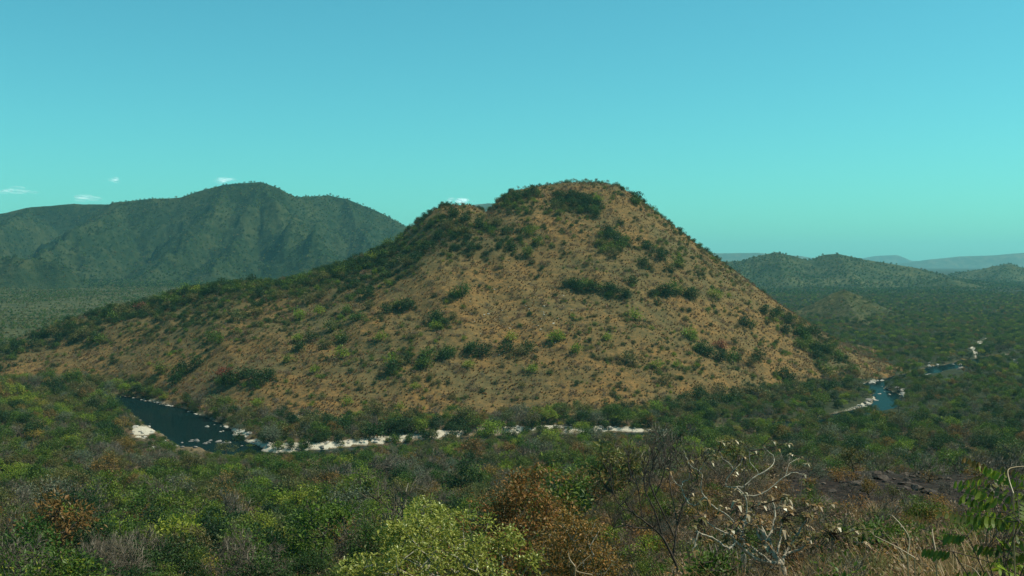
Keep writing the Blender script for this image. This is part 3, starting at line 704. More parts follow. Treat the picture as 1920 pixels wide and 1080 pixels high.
def woodkinds(X, Y, n):
    """mixture drifts with place: patches of bare, green and dark wood"""
    a = fbm(X / 34, Y / 34, 3, 101); b = fbm(X / 26 + 40, Y / 26, 3, 107); u = X / np.maximum(Y, 1)
    r = sstep(0.10, 0.3, u) * sstep(250, 420, Y)
    w_ = np.stack([0.22 + a * 0.5 + r * 0.2, 0.12 + b * 0.4 + r * 0.10, 0.22 - b * .2, 0.19 - a * 0.6 - r * 0.10, 0.10 + a * 0.25, 0.05 - b * 0.15, 0.015 + 0 * a, 0.10 - b * 0.2], 1)
    w_ = np.clip(w_, 0.006, None); w_ /= w_.sum(1, keepdims=True); c = np.cumsum(w_, 1)
    return (rng.random(n)[:, None] > c).sum(1).clip(0, 7)
X, Y = jitter(-220, 2140, 118, 500, 6.2)
X2, Y2 = jitter(-260, 1330, 500, 760, 5.6); X, Y = np.concatenate([X, X2]), np.concatenate([Y, Y2])
Z = ground(X, Y); hz = hillh(X, Y); S = (0.6 + 1.2 * rng.random(len(X)) ** 1.4) * np.where(rng.random(len(X)) < 0.10, 1.4, 1.0)
K = woodkinds(X, Y, len(X))
px, py = proj(X, Y, Z)
bl = blocked(X, Y, Z, 5 * S, 2.3 * S); letin = bl & (rivdist(X, Y) > 4) & (rng.random(len(X)) < .13) & (X > -150); S = np.where(letin, S * .6, S)
keep = (~bl | letin) & (hz < 1.5) & ~((Y < 150) & (px > 1380)) & (rng.random(len(X)) > 0.10)
HEROPX = [(612, 1024, 935), (865, 1160, 862)]
X, Y, Z, S, K, px, py = [a[keep] for a in (X, Y, Z, S, K, px, py)]
inview = (px > -40) & (px < 1960) & (py < 1150)
order = np.argsort(Y + np.where(inview, 0, 1e5))
FOLK = {0: ('green_tree', 'round leafy green tree'), 1: ('dark_tree', 'dense dark green tree'), 2: ('olive_tree', 'thin olive-green tree'), 3: ('bare_tree', 'leafless grey tree'),
        4: ('lime_tree', 'bright yellow-green tree'), 5: ('rust_tree', 'rusty orange-brown tree'), 6: ('yellow_tree', 'golden yellow tree'), 7: ('grey_tree', 'dull grey-green tree')}
def zone(px, py, s):
    cs = [(130, 'far left'), (330, 'left of the golden bush'), (470, 'around the golden bush'), (620, 'right of the golden bush'), (830, 'behind the bright foreground tree'), (1000, 'behind the rust-brown foreground tree'),
          (1200, 'left of the dark bare tree'), (1400, 'behind the dark bare tree'), (1600, 'behind the pale-limbed tree'), (1780, 'beyond the burnt slope'), (9999, 'beyond the burnt slope, right edge')]
    c = next(n for v, n in cs if px < v)
    if py < 880 and px < 1300:
        c = next(n for v, n in [(140, 'far left of the river pool'), (270, "by the pool's left bank"), (480, 'just before the dark river pool'), (700, 'below the broadest white sand'), (1000, 'below the rocky middle of the sandbank'), (9999, 'below the thin right end of the sandbank')] if px < v)
    r = 'on the nearest row' if py > 1010 else 'on the near slope' if py > 950 else 'midway down to the river' if py > 900 else 'near the river'
    return '%s, %s' % (c, r)
def sized(lb, s): return ('small ' if s < 0.98 else 'large ' if s > 1.38 else '') + lb
quota = {0: 120, 1: 90, 2: 110, 3: 150, 4: 40, 5: 40, 6: 12, 7: 60}; used = np.zeros(len(X), bool)
for i in order:
    k = int(K[i])
    if not inview[i] or quota[k] <= 0: continue
    quota[k] -= 1; used[i] = True
    nm, lb = FOLK[k]; lb = sized(lb, S[i]); zn = zone(px[i], py[i], S[i])
    plant((KW[k], random.randrange(NV[KW[k]])), X[i], Y[i], Z[i] - 0.1, S[i], nm, lb + ' ' + zn, 'tree', lb + 's ' + zn)
rest = ~used
kinds = [(k, j) for k in KW for j in range(NV[k])]
start = {k: kinds.index((k, 0)) for k in KW}
def kindidx(K): return np.array([start[KW[k]] + random.randrange(NV[KW[k]]) for k in K])
scatter('valley_wood', kinds, np.stack([X, Y, Z - .1], 1)[rest], S[rest], 'mixed green, olive and bare wood covering the valley before the river', 'wood', kindidx(K[rest]))

# low growth under the trees
X, Y = jitter(-220, 2140, 60, 500, 2.3)
X2, Y2 = jitter(-260, 1500, 500, 760, 2.8); X, Y = np.concatenate([X, X2]), np.concatenate([Y, Y2])
Z = ground(X, Y); hz = hillh(X, Y); S = rng.uniform(0.5, 1.3, len(X)); px, py = proj(X, Y, Z)
keep = ~blocked(X, Y, Z, 1.6 * S, 1.0 * S) & (hz < 1.0) & (rng.random(len(X)) > 0.25) & ~(inpoly(px, py, BURN) & (Y < 140)) & ~((Y < 118) & (X > -4))
X, Y, Z, S = [a[keep] for a in (X, Y, Z, S)]
UK = [('greybush', 0), ('greybush', 1), ('litterbush', 0), ('litterbush', 1), ('bush', 0), ('olivebush', 0), ('darkbush', 0), ('straw', 0), ('straw', 1)]
UP = np.array([.10, .10, .11, .11, .18, .16, .14, .05, .05])
scatter('undergrowth', UK, np.stack([X, Y, Z - .05], 1), S, 'low twiggy and withered undergrowth between the valley trees', 'undergrowth', rng.choice(len(UK), len(X), p=UP))

# ------------------------------------------------------------------ wood on the right bank and the far plain
X, Y = jitter(1290, 2150, 500, 1600, 6.6)
X2, Y2 = jitter(1290, 2150, 1600, 2350, 8.5); X, Y = np.concatenate([X, X2]), np.concatenate([Y, Y2])
Z = total(X, Y); hz = hillh(X, Y); hz = np.where(Y > 1120, 0, hz); S = rng.uniform(0.6, 1.35, len(X))
K = woodkinds(X, Y, len(X)); K = np.where((K == 3) & (rng.random(len(K)) < 0.45), 1, K)
keep = ~blocked(X, Y, Z, 5 * S, 2.3 * S) & (hz < 2.0)
kn = (Y > 1230) & (Y < 1750) & (X / Y > 0.24) & (X / Y < 0.36) & (mount(f_small, X, Y, 6) > ground(X, Y) + 6); keep &= ~(kn & (rng.random(len(X)) < .62)); S = np.where(kn, S * .6, S)
for p in SAND[6:]:
    for dz in (0.5, 3.5): keep &= ~inpoly(*proj(X, Y, Z + dz), p)
X, Y, Z, S, K = [a[keep] for a in (X, Y, Z, S, K)]; px, py = proj(X, Y, Z)
inview = (px > 1300) & (px < 1950) & (py > 500); order = np.argsort(Y + np.where(inview, 0, 1e5)); used = np.zeros(len(X), bool)
quota = {0: 90, 1: 90, 2: 60, 3: 40, 4: 12, 5: 10, 6: 3, 7: 25}
for i in order:
    k = int(K[i])
    if not inview[i] or quota[k] <= 0: continue
    quota[k] -= 1; used[i] = True; nm, lb = FOLK[k]; lb = sized(lb, S[i])
    zn = next(n for v, n in [(1450, "below the hill's right foot"), (1580, 'left of the blue right-hand pool'), (1700, 'around the blue right-hand pool'), (1800, 'right of the blue right-hand pool'), (9999, 'at the right edge of the river plain')] if px[i] < v)
    zn += ', near side' if py[i] > 770 else ', middle' if py[i] > 725 else ', far side'
    plant((KW[k], random.randrange(NV[KW[k]])), X[i], Y[i], Z[i] - 0.1, S[i], nm, lb + ' ' + zn, 'tree', lb + 's ' + zn)
scatter('riverside_wood', kinds, np.stack([X, Y, Z - .1], 1)[~used], S[~used], 'dark green wood spreading over the plain right of the hill', 'wood', kindidx(K[~used]))
# plain on the left behind the hill's spur
X, Y = jitter(-260, 800, 880, 2500, 6.2)
Z = total(X, Y); S = rng.uniform(0.16, 0.75, len(X)); keep = (rng.random(len(X)) < 0.30 + 0.6 * sstep(0.0, 0.25, fbm(X / 90, Y / 90, 3, 121)) + sstep(1700, 2300, Y) * 0.3) & (hillh(X, Y) < 1)
X, Y, Z, S = [a[keep] for a in (X, Y, Z, S)]
scatter('plain_scrub', [('blob', 0), ('blob', 1), ('blob', 2)], np.stack([X, Y, Z - .2], 1), S, 'scattered scrub dotting the pale plain left of the hill', 'scrub', rng.choice(3, len(X), p=[.45, .15, .40]))
# forest on the far slopes
def slope_wood(name, px0, px1, d0, d1, sp, label, p, smin=.7, smax=1.5):
    X, Y = jitter(px0, px1, d0, d1, sp); Z = total(X, Y); S = rng.uniform(smin, smax, len(X))
    keep = rng.random(len(X)) < 0.45 + 0.5 * sstep(-.2, .2, fbm(X / 120, Y / 120, 4, 131)); X, Y, Z, S = [a[keep] for a in (X, Y, Z, S)]
    scatter(name, [('blob', 0), ('blob', 1), ('blob', 2), ('blob', 3)], np.stack([X, Y, Z - .4], 1), S, label, 'forest', rng.choice(4, len(X), p=p))
slope_wood('mountain_forest', -240, 900, 2350, 3640, 9.5, 'dark forest covering the ridged mountain on the left', [.30, .60, .10, 0], .55, 1.4)
slope_wood('hills_forest', 1270, 2120, 2250, 4600, 12.5, 'dense forest covering the low hills on the right', [.42, .36, .22, 0], .5, 1.4)

# ------------------------------------------------------------------ growth on the hill
X, Y = jitter(-400, 1860, 470, 925, 1.75)
Hh = hillh(X, Y); k = Hh > 0.6; X, Y, Hh = X[k], Y[k], Hh[k]; Z = ground(X, Y) + Hh - 0.9
yr = np.interp(X / Y, HU, HA[:, 2]); k = Y < yr + np.where(X / Y > 0.2, 120, 14); X, Y, Z = X[k], Y[k], Z[k]
px, py = proj(X, Y, Z); sm = shrubmask(px, py); pt = fbm(X / 17, Y / 17, 4, 141) + 0.7 * fbm(X / 70, Y / 55, 3, 143)
r = rng.random(len(X)); pg = np.clip(0.27 + sm * 0.48 + pt * 0.55, 0.04, 0.90)
HK = [('straw', 0), ('straw', 1), ('litterbush', 0), ('bush', 0), ('bush', 1), ('darkbush', 0), ('darkbush', 1), ('olivebush', 0), ('olivebush', 1), ('greybush', 0), ('limebush', 0)]
isg = r < pg
gk = np.where(rng.random(len(X)) < 0.18 + 0.42 * sm, rng.integers(5, 7, len(X)), rng.choice([3, 4, 7, 8, 9, 10], len(X), p=[.2, .2, .24, .24, .06, .06]))
dk = rng.choice([0, 1, 2, 9], len(X), p=[.42, .40, .10, .08])
K = np.where(isg, gk, dk); S = np.where(isg, (0.30 + 1.5 * rng.random(len(X)) ** 3.0) * (0.85 + 0.5 * sm), rng.uniform(0.5, 1.5, len(X)))
k = ~blocked(X, Y, Z, 1.5 * S, S) & (rng.random(len(X)) < 0.62 + 1.3 * fbm(X / 4.5, Y / 4.5, 3, 147))
scatter('hill_scrub', HK, np.stack([X, Y, Z - .05], 1)[k], S[k], 'dry grass tussocks and small shrubs speckling the brown hill', 'scrub', K[k], 0.12)

# shrubs on the hill that stand out one by one: (photo column, row of foot, height in photo pixels, form)
HS = []
def cluster(pts, key, h):
    for a, b in pts:
        HS.append((a, b, h * random.uniform(.75, 1.2), key if key != 'darkbush' else random.choice(['darkbush'] * 5 + ['bush'] * 3 + ['olivebush'])))
        if key == 'darkbush' and random.random() < .6: HS.append((a + random.gauss(0, 9), b + random.gauss(0, 6), h * random.uniform(.4, .75), random.choice(['darkbush', 'bush', 'bush', 'olivebush'])))
cluster([(1128, 462), (1140, 450), (1150, 445), (1160, 460), (1145, 470), (1168, 470), (1150, 482), (1132, 475), (1172, 458), (1140, 438)], 'darkbush', 20)
cluster([(1068, 375), (1080, 372), (1092, 378), (1104, 384), (1112, 398), (1118, 408), (1075, 388), (1050, 384), (1040, 392), (1098, 398), (1122, 392), (1052, 372), (985, 372), (970, 378), (1000, 366)], 'darkbush', 17)
cluster([(1062, 540), (1072, 536), (1080, 541), (1092, 538), (1100, 543), (1112, 545), (1126, 546), (1140, 548), (1084, 548), (1172, 558), (1152, 552)], 'darkbush', 15)
cluster([(1222, 556), (1240, 552), (1252, 556), (1262, 548), (1278, 552), (1290, 558), (1300, 562), (1184, 534), (1205, 500), (1240, 488), (1255, 508), (1270, 500), (1215, 468)], 'darkbush', 14)
cluster([(1396, 612), (1318, 665), (1308, 660), (1328, 668), (1350, 678), (1376, 682), (1408, 686), (1421, 674), (1432, 588), (1450, 600), (1462, 590), (1470, 625), (1412, 618)], 'darkbush', 20)
cluster([(1496, 628), (1510, 640), (1522, 650), (1535, 658), (1548, 664), (1560, 660), (1505, 655), (1530, 672), (1572, 674), (1520, 628), (1548, 700), (1500, 612), (1478, 606)], 'darkbush', 20)
cluster([(762, 682), (802, 672), (838, 668), (882, 664), (745, 690), (735, 700), (800, 690), (836, 676), (905, 668), (950, 662), (975, 668), (990, 660)], 'darkbush', 21)
cluster([(505, 712), (495, 718), (480, 714), (420, 722), (432, 716), (405, 648), (400, 640), (455, 712), (370, 690), (345, 700), (610, 655), (640, 640), (300, 700), (330, 720), (540, 680)], 'darkbush', 20)
cluster([(740, 580), (755, 578), (765, 582), (725, 588), (850, 560), (870, 552), (812, 610), (822, 604), (835, 612), (580, 640), (560, 660), (650, 585), (690, 560), (675, 600)], 'darkbush', 17)
cluster([(130, 620), (165, 632), (180, 640), (140, 640), (105, 640), (60, 650), (210, 600), (228, 590), (245, 592), (275, 585), (330, 572), (360, 566), (400, 552), (445, 548), (470, 546), (540, 540), (575, 536), (610, 526), (640, 515), (660, 508), (690, 498), (715, 490), (735, 478)], 'darkbush', 22)
cluster([(30, 660), (85, 632), (255, 582), (310, 566), (385, 552), (420, 540), (500, 540), (560, 532), (625, 512), (675, 500), (700, 484), (750, 455), (730, 462), (470, 532), (350, 556)], 'darkbush', 20)
cluster([(1190, 385), (1195, 378), (870, 420), (900, 430), (930, 425), (860, 440), (950, 440), (990, 445), (840, 430), (820, 450), (800, 470), (960, 470), (1010, 460), (985, 480), (880, 470), (780, 490), (760, 500), (720, 520), (850, 408)], 'darkbush', 17)
cluster([(483, 762), (818, 620), (715, 640), (750, 770), (640, 672), (560, 600), (880, 690), (1042, 640), (1190, 600), (1230, 690), (1300, 640), (1340, 560), (1270, 690), (1080, 660), (1140, 640), (960, 640), (1000, 700), (780, 730), (650, 760), (590, 700)], 'limebush', 15)
cluster([(735, 686), (1292, 634), (1044, 640), (1120, 380), (700, 490), (372, 550), (345, 553), (690, 485), (560, 640), (600, 590)], 'limebush', 16)
cluster([(420, 704), (424, 712), (265, 584), (430, 528), (455, 526), (1352, 655)], 'redbush', 16)
cluster([(690, 580), (520, 560), (600, 560), (480, 590), (580, 570), (450, 600), (620, 620), (1180, 680), (1250, 720), (1310, 735), (1350, 740), (1420, 745), (1470, 735), (1380, 750), (1440, 760), (1500, 745), (1290, 760), (1230, 770)], 'olivebush', 18)
cluster([(1400, 740), (1450, 755), (1480, 720), (1510, 740), (1550, 735), (1590, 725), (1370, 760), (1330, 772), (1600, 700), (1560, 715), (1540, 760), (1310, 750), (700, 822), (735, 812), (760, 812), (640, 812), (600, 818), (655, 806), (540, 822), (520, 815), (1000, 790), (860, 805)], 'darkbush', 28)
cluster([(float(a), 846 - (a - 450) * .058 + random.uniform(-16, 3)) for a in np.linspace(455, 1240, 44) + np.random.default_rng(3).uniform(-9, 9, 44)], 'darkbush', 13)
LBH = {'bush': ('green_shrub', 'mid-green rounded shrub'), 'darkbush': ('dark_shrub', 'dark green rounded shrub'), 'limebush': ('lime_shrub', 'bright yellow-green shrub'), 'redbush': ('red_shrub', 'reddish brown shrub'), 'olivebush': ('olive_shrub', 'dull olive shrub')}
def hzone(px, py):
    sk = np.interp(px, HA[:, 0], HA[:, 1])
    if py > 735 and px > 1200: return "at the hill's right-hand foot"
    if py > 780: return "at the hill's foot above the white sand, %s" % ('far left' if px < 560 else 'left' if px < 700 else 'middle' if px < 900 else 'right' if px < 1060 else 'far right')
    if px > 1460: return "on the hill's lower right edge, %s" % ('upper part' if py < 645 else 'lower part')
    if px < 760 and py - sk < 45: return 'along the crest of the left spur, %s' % ('lowest end' if px < 180 else 'lower part' if px < 320 else 'middle' if px < 480 else 'upper part' if px < 620 else 'top end')
    if py < 420 and px > 960: return "in the dark patch just under the summit" if px < 1130 else "high on the right shoulder"
    if py < 500 and 1120 < px < 1180: return "in the big dark clump high right of centre"
    if py < 500 and px > 960: return "on the upper right slope of the hill"
    if py < 500: return 'in the dark scrub below the smaller left top, %s' % ('left' if px < 830 else 'right')
    if 525 < py < 565 and px > 1040: return "in the dark %s row across the upper slope" % ('left-hand' if px < 1165 else 'right-hand')
    if 640 < py < 705 and 720 < px < 1000: return "in the broken mid-slope row, %s" % ('left end' if px < 790 else 'right end' if px > 890 else 'middle')
    if 600 < py < 690 and 1290 < px < 1440: return "in the slanting row low on the right slope"
    if px < 620: return "on the left spur's lower slope, %s" % ('left' if px < 380 else 'middle' if px < 500 else 'right')
    return "in the middle of the hill's front slope, %s" % ('left' if px < 950 else 'centre' if px < 1200 else 'right')
A_ = np.array([(a, b) for a, b, c, d in HS], float); hx, hy, hzz, ok = cast(A_[:, 0], A_[:, 1], 300, 1000, 700)
for (a, b, hpx, key), x, y, z, o_ in zip(HS, hx, hy, hzz, ok):
    if not o_ or y > 900: continue
    f = FORMS[key, 0]; s = hpx * y / F / f.H
    nm, lb = LBH[key]; zn = hzone(a, b); lb = ('small ' if hpx < 14 else 'large ' if hpx > 20 else '') + lb
    if (a, b) == (700, 822): lb, zn = 'large round dark green shrub', 'standing alone on the white riverside sand'
    s = min(s, 3.4) * 1.05
    plant((key, random.randrange(NV[key])), x, y, z - .1, s, nm, lb + ' ' + zn, 'shrub', None if 'alone' in zn else lb + 's ' + zn)
# small trees along the skyline
SK = [(x, random.uniform(.6, 1.1)) for x in (942, 958, 972, 985, 998, 1012, 1026, 1040, 1050, 1062, 1076, 1092, 1098, 1118, 1142, 1153, 1168, 1176, 1188, 1194, 1203, 1208, 1217, 1224, 1231, 1240, 1253, 1262, 1275, 1283, 1291, 1300, 1312, 1325, 1340, 1362, 1385)] + \
     [(x, random.uniform(.6, 1.0)) for x in (778, 786, 795, 805, 812, 822, 829, 838, 846, 855, 866)] + [(x, random.uniform(.7, 1.15)) for x in (300, 340, 372, 398, 440, 480, 512, 548, 590, 634, 672, 705, 731, 748, 762)]
for a, s in SK:
    yr = float(np.interp(a, HA[:, 0], HA[:, 2])) - 1; x = (a - 960) / F * yr; z = float(ground(x, yr) + hillh(np.array([x]), np.array([yr]))[0] - 0.9)
    key = random.choice(['sprig', 'sprig', 'bush', 'darkbush', 'bare']) if a > 770 else random.choice(['darkbush', 'bush', 'olivebush'])
    if a in (1118, 829, 1098, 1076): key, s = 'olive', 0.75
    top = 'the main summit' if a > 935 and a < 1170 else 'the right-hand shoulder' if a >= 1170 else 'the smaller left top' if a > 770 else 'the left spur'
    lb = {'sprig': 'tiny crooked thin-trunked tree', 'bush': 'small green bush', 'darkbush': 'small dark bush', 'bare': 'tiny leafless tree', 'olive': 'spreading flat-topped little tree', 'olivebush': 'small olive bush'}[key]
    lb += ' on the skyline of ' + top
    plant((key, random.randrange(NV[key])), x, yr, z - .15, s * (1.8 if 'bush' in key else 0.8 if key == 'bare' else 1.0), 'skyline_bush' if 'bush' in key else 'skyline_tree', lb, 'bush' if 'bush' in key else 'tree', lb.replace(' on', 's on', 1))

# ------------------------------------------------------------------ foreground plants, one by one
def at(px, py, d):
    """point d metres ahead on the ray through a photo pixel"""
    u, y, z = ray(px, py); return np.array([float(u) / float(y) * d, d, CAMZ + float(z) / float(y) * d])
def gz(x, y): return float(ground(np.array([x]), np.array([y]))[0])
def parts_at(name, loc, trunk, crown, tm, cm, label, cat, extra=()):
    e = empty(name, loc); tag(e, label, cat)
    obj('trunk', mesh_np(name + '_trunk', trunk[0], trunk[1], M[tm], {'tint': np.full(len(trunk[0]), .5)}, True), e)
    obj('crown', mesh_np(name + '_crown', crown[0], crown[1], M[cm], {'tint': crown[2]}, False), e)
    for nm, c, m_ in extra: obj(nm, mesh_np(name + '_' + nm, c[0], c[1], M[m_], {'tint': c[2]}, False), e)
    return e
def big_tree(seed, name, px, top, wpx, d, label, tm, cm, n=150, per=40, ls=0.16, cr=0.24, chf=0.55, extra=None, tr=0.13, droop=0.0, **k):
    """a near tree: its crown top and width come from the photo, its foot from the ground below"""
    x, y, zt = at(px, top, d); zg = gz(x, d); H = zt - zg; cw = wpx * d / F; ch = H * chf
    rg = np.random.default_rng(seed); nd, pa, ra, ti = skeleton(rg, H, cw, ch * 0.92, H - ch * 1.02, n, tr=tr, rmin=0.012, lean=0.05, **k)
    f = (H - 0.25) / nd[:, 2].max(); nd[:, 2] *= f
    ex = [(nm, leaves(rg, nd[ti][rg.random(len(ti)) < q] + np.array([0, 0, up_]), p_, l_, c_, 0.7), m_) for nm, q, p_, l_, c_, up_, m_ in (extra or [])]
    return parts_at(name, (x, d, zg - 0.1), tubes(nd, pa, ra, 6), leaves(rg, nd[ti], per, ls, cr, 0.75, droop), tm, cm, label, 'tree', ex)
big_tree(301, 'blossoming_tree', 816, 940, 425, 40, 'bright yellow-green tree with pale flower sprays at the bottom centre', 'bark_pale', 'sunny', 120, 74, 0.17, 0.19, 0.62, [('blossom', 0.95, 34, 0.13, 0.15, 0.15, 'flower')])
big_tree(302, 'rust_leaved_tree', 966, 860, 250, 56, 'rust-brown leaved tree behind the bright yellow-green tree', 'bark', 'maroon', 210, 60, 0.20, 0.28, 0.78, [('green_leaf', 0.55, 18, 0.18, 0.24, 0.05, 'olive')], droop=0.4)
big_tree(303, 'rust_leaved_tree', 1082, 945, 170, 48, 'low olive and brown tree right of the bright yellow-green tree', 'bark_pale', 'maroon', 120, 40, 0.17, 0.25, 0.8, [('green_leaf', 0.9, 16, 0.17, 0.25, 0.0, 'olive')], droop=0.3)
big_tree(304, 'broadleaf_tree', 110, 1010, 200, 62, 'glossy bright green broadleaf tree in the bottom left corner', 'bark', 'green', 90, 30, 0.30, 0.34, 0.7, [('young_leaf', 0.5, 10, 0.26, 0.3, 0.14, 'lime')])
big_tree(305, 'feathery_tree', 712, 935, 120, 95, 'olive feathery-crowned tree left behind the bright foreground tree', 'bark_dark', 'olive', 80, 30, 0.22, 0.3, 0.6)
big_tree(306, 'flat_crowned_tree', 722, 972, 110, 82, 'deep green flat-crowned tree left of the bright foreground tree', 'bark_dark', 'green', 80, 40, 0.20, 0.26, 0.4)
big_tree(307, 'umbrella_tree', 486, 958, 66, 178, 'yellow-green umbrella-crowned tree on a dark slender trunk', 'bark_dark', 'lime', 44, 26, 0.34, 0.38, 0.42, tr=0.2)
big_tree(308, 'golden_bush', 388, 1040, 62, 140, 'golden yellow rounded bush near the bottom left', 'bark', 'yellow', 34, 30, 0.30, 0.34, 0.7)
big_tree(309, 'round_dark_tree', 452, 882, 52, 300, 'very dark rounded tree beside an orange-brown tree, lower left', 'bark_dark', 'dark', 46, 30, 0.5, 0.6, 0.8)
big_tree(310, 'orange_tree', 420, 884, 60, 292, 'orange-brown rounded tree left of the very dark tree', 'bark', 'rust', 44, 26, 0.46, 0.55, 0.7)
big_tree(311, 'orange_tree', 436, 915, 70, 250, 'orange-brown tree just below the very dark rounded tree', 'bark', 'rust', 44, 26, 0.44, 0.5, 0.7)
big_tree(312, 'bright_green_tree', 402, 938, 62, 212, 'bright grass-green tree below the orange-brown trees', 'bark', 'green', 46, 32, 0.4, 0.42, 0.65, [('young_leaf', 0.6, 12, .36, .4, .2, 'lime')])
big_tree(313, 'grey_green_tree', 765, 848, 66, 345, 'large pale grey-green domed tree below the sandbank', 'bark_dark', 'grey', 60, 26, 0.5, 0.6, 0.75)
big_tree(314, 'lit_top_tree', 138, 890, 42, 262, 'tree with its sunlit top coloured straw-yellow above dark leaves, left side', 'bark', 'dark', 40, 30, 0.42, 0.45, 0.75, [('crest', 0.3, 20, .4, .4, .7, 'yellow')])  # crest part: yellow leaves colour in the sunlight on the crown's top
big_tree(315, 'green_tree', 322, 968, 46, 182, 'dull green dense tree left of the bright grass-green tree', 'bark_dark', 'green', 40, 34, 0.36, 0.38, 0.75)
big_tree(316, 'lime_bush', 1215, 1000, 62, 72, 'lime-green leafy bush behind the dark bare tree', 'bark_dark', 'lime', 34, 24, 0.16, 0.22, 0.7)
big_tree(317, 'lime_bush', 1150, 985, 46, 86, 'small yellow-green bush left of the dark bare tree', 'bark_dark', 'lime', 28, 24, 0.18, 0.22, 0.7)

def px_tree(name, d, lines, r0, tip_r, sides, seed, base, mat):
    """limbs traced from the photo: each line is (start radius, points); depth wanders along every limb"""
    rg = np.random.default_rng(seed); V = []; Fq = []; k = 0; tips = []; seen = []
    for li, (rs, pts, dd) in enumerate(lines):
        n = len(pts); q0 = min(seen, key=lambda q: (q[0] - pts[0][0]) ** 2 + (q[1] - pts[0][1]) ** 2) if seen else (0, 0, d)
        ds = [q0[2] + dd * (i / max(n - 1, 1)) + (rg.normal() * 0.05 if 0 < i else 0) for i in range(n)]
        P = np.array([at(a, b, e_) for (a, b), e_ in zip(pts, ds)]); seen += [(a, b, e_) for (a, b), e_ in zip(pts, ds)]
        if li: P[0] = at(q0[0], q0[1], q0[2])
        P = catmull(P, 4) if n > 2 else P
        P[1:-1] += rg.normal(size=P[1:-1].shape) * 0.010
        ra = np.linspace(rs, max(tip_r, rs * 0.38), len(P))
        v, f = tubes(P - base, [-1] + list(range(len(P) - 1)), ra, sides); V.append(v); Fq.append(f + k); k += len(v)
        e = P[-1] - P[-2]; tips.append((P[-1] - base, e / (np.linalg.norm(e) + 1e-6)))
    return np.concatenate(V), np.concatenate(Fq), tips
def rosette(rg, c, d, n, L, wd, droop):
    """whorl of long leaves at a branch end, each blade folded and bent down"""
    V = []; Fq = []; t = []
    for i in range(n):
        a = i * 2.4 + rg.uniform(0, .6); r = np.array([math.cos(a), math.sin(a), rg.uniform(-.2, .7)]); r /= np.linalg.norm(r)
        l = L * rg.uniform(.6, 1.15); s = np.cross(r, (0, 0, 1)); s /= np.linalg.norm(s); w_ = wd * rg.uniform(.7, 1.1)
        p0 = c + d * rg.uniform(-.12, .08); p1 = p0 + r * l * .5 + np.array([0, 0, -droop * l * .12]); p2 = p0 + r * l * .85 + np.array([0, 0, -droop * l * rg.uniform(.3, .8)])
        k = len(V); V += [p0 - s * w_ * .15, p0 + s * w_ * .15, p1 + s * w_ * .5, p1 - s * w_ * .5, p2 + s * w_ * .12, p2 - s * w_ * .12]
        Fq += [(k, k + 1, k + 2, k + 3), (k + 3, k + 2, k + 4, k + 5)]; t += [np.clip(rg.normal(.5, .25), 0, 1)] * 6
    return np.array(V), np.array(Fq), np.array(t)
def merge(L):
    V = []; Fq = []; t = []; k = 0
    for v, f, a in L: V.append(v); Fq.append(f + k); t.append(a); k += len(v)
    return np.concatenate(V), np.concatenate(Fq), np.concatenate(t)
def limb_tree(name, d, root, lines, label, seed, L, wd, n, spare, tr, mats, droop=1.0, tip_r=0.012):
    rg = np.random.default_rng(seed); b = at(*root, d); zg = gz(b[0], d); base = np.array([b[0], d, zg - .1])
    v, f, tips = px_tree(name, d, lines, .1, tip_r, 6, seed, base, None)
    k = len(v); foot = [np.zeros(3), (b - base) * .5 + np.array([.05, 0, 0]), b - base]; v2, f2 = tubes(foot, [-1, 0, 1], [tr * 1.4, tr * 1.1, tr], 7)
    e = empty(name, tuple(base)); tag(e, label, 'tree'); obj('trunk', mesh_np(name + '_trunk', v2, f2, M['bark_pale'], {'tint': np.full(len(v2), .5)}, True), e)
    obj('limbs', mesh_np(name + '_limbs', v, f, M['bark_pale'], {'tint': np.full(k, .5)}, True), e)
    sets = {m_: [] for m_ in mats}
    twv, twf = [], []; kk = 0
    pts = list(tips)
    for a, c in spare:
        p = at(a, c, d + rg.uniform(-.7, .9)) - base; q = min(tips, key=lambda t: np.linalg.norm(t[0] - p))[0]
        dr = p - q; pts.append((p, dr / (np.linalg.norm(dr) + 1e-6)))
        mid = (p + q) / 2 + rg.normal(size=3) * .08; vv, ff = tubes([q, mid, p], [-1, 0, 1], [tip_r * 1.2, tip_r, tip_r * .8], 4); twv.append(vv); twf.append(ff + kk); kk += len(vv)
    if twv: obj('twigs', mesh_np(name + '_twigs', np.concatenate(twv), np.concatenate(twf), M['bark'], {'tint': np.full(kk, .5)}, True), e)['kind'] = 'stuff'
    for c, dr in pts:
        m_ = mats[int(rg.choice(len(mats), p=[.42, .33, .25][:len(mats)] if len(mats) == 3 else None))]; sets[m_].append(rosette(rg, c, dr, n + int(rg.integers(-2, 3)), L, wd, droop))
    for m_, q in sets.items():
        if q: w3 = merge(q); obj({'cream': 'withered_leaves', 'olive': 'olive_leaves', 'hay': 'brown_leaves'}.get(m_, 'leaves'), mesh_np(name + '_' + m_, w3[0], w3[1], M[m_], {'tint': w3[2]}, False), e)
    return e
rs = np.random.default_rng(5)
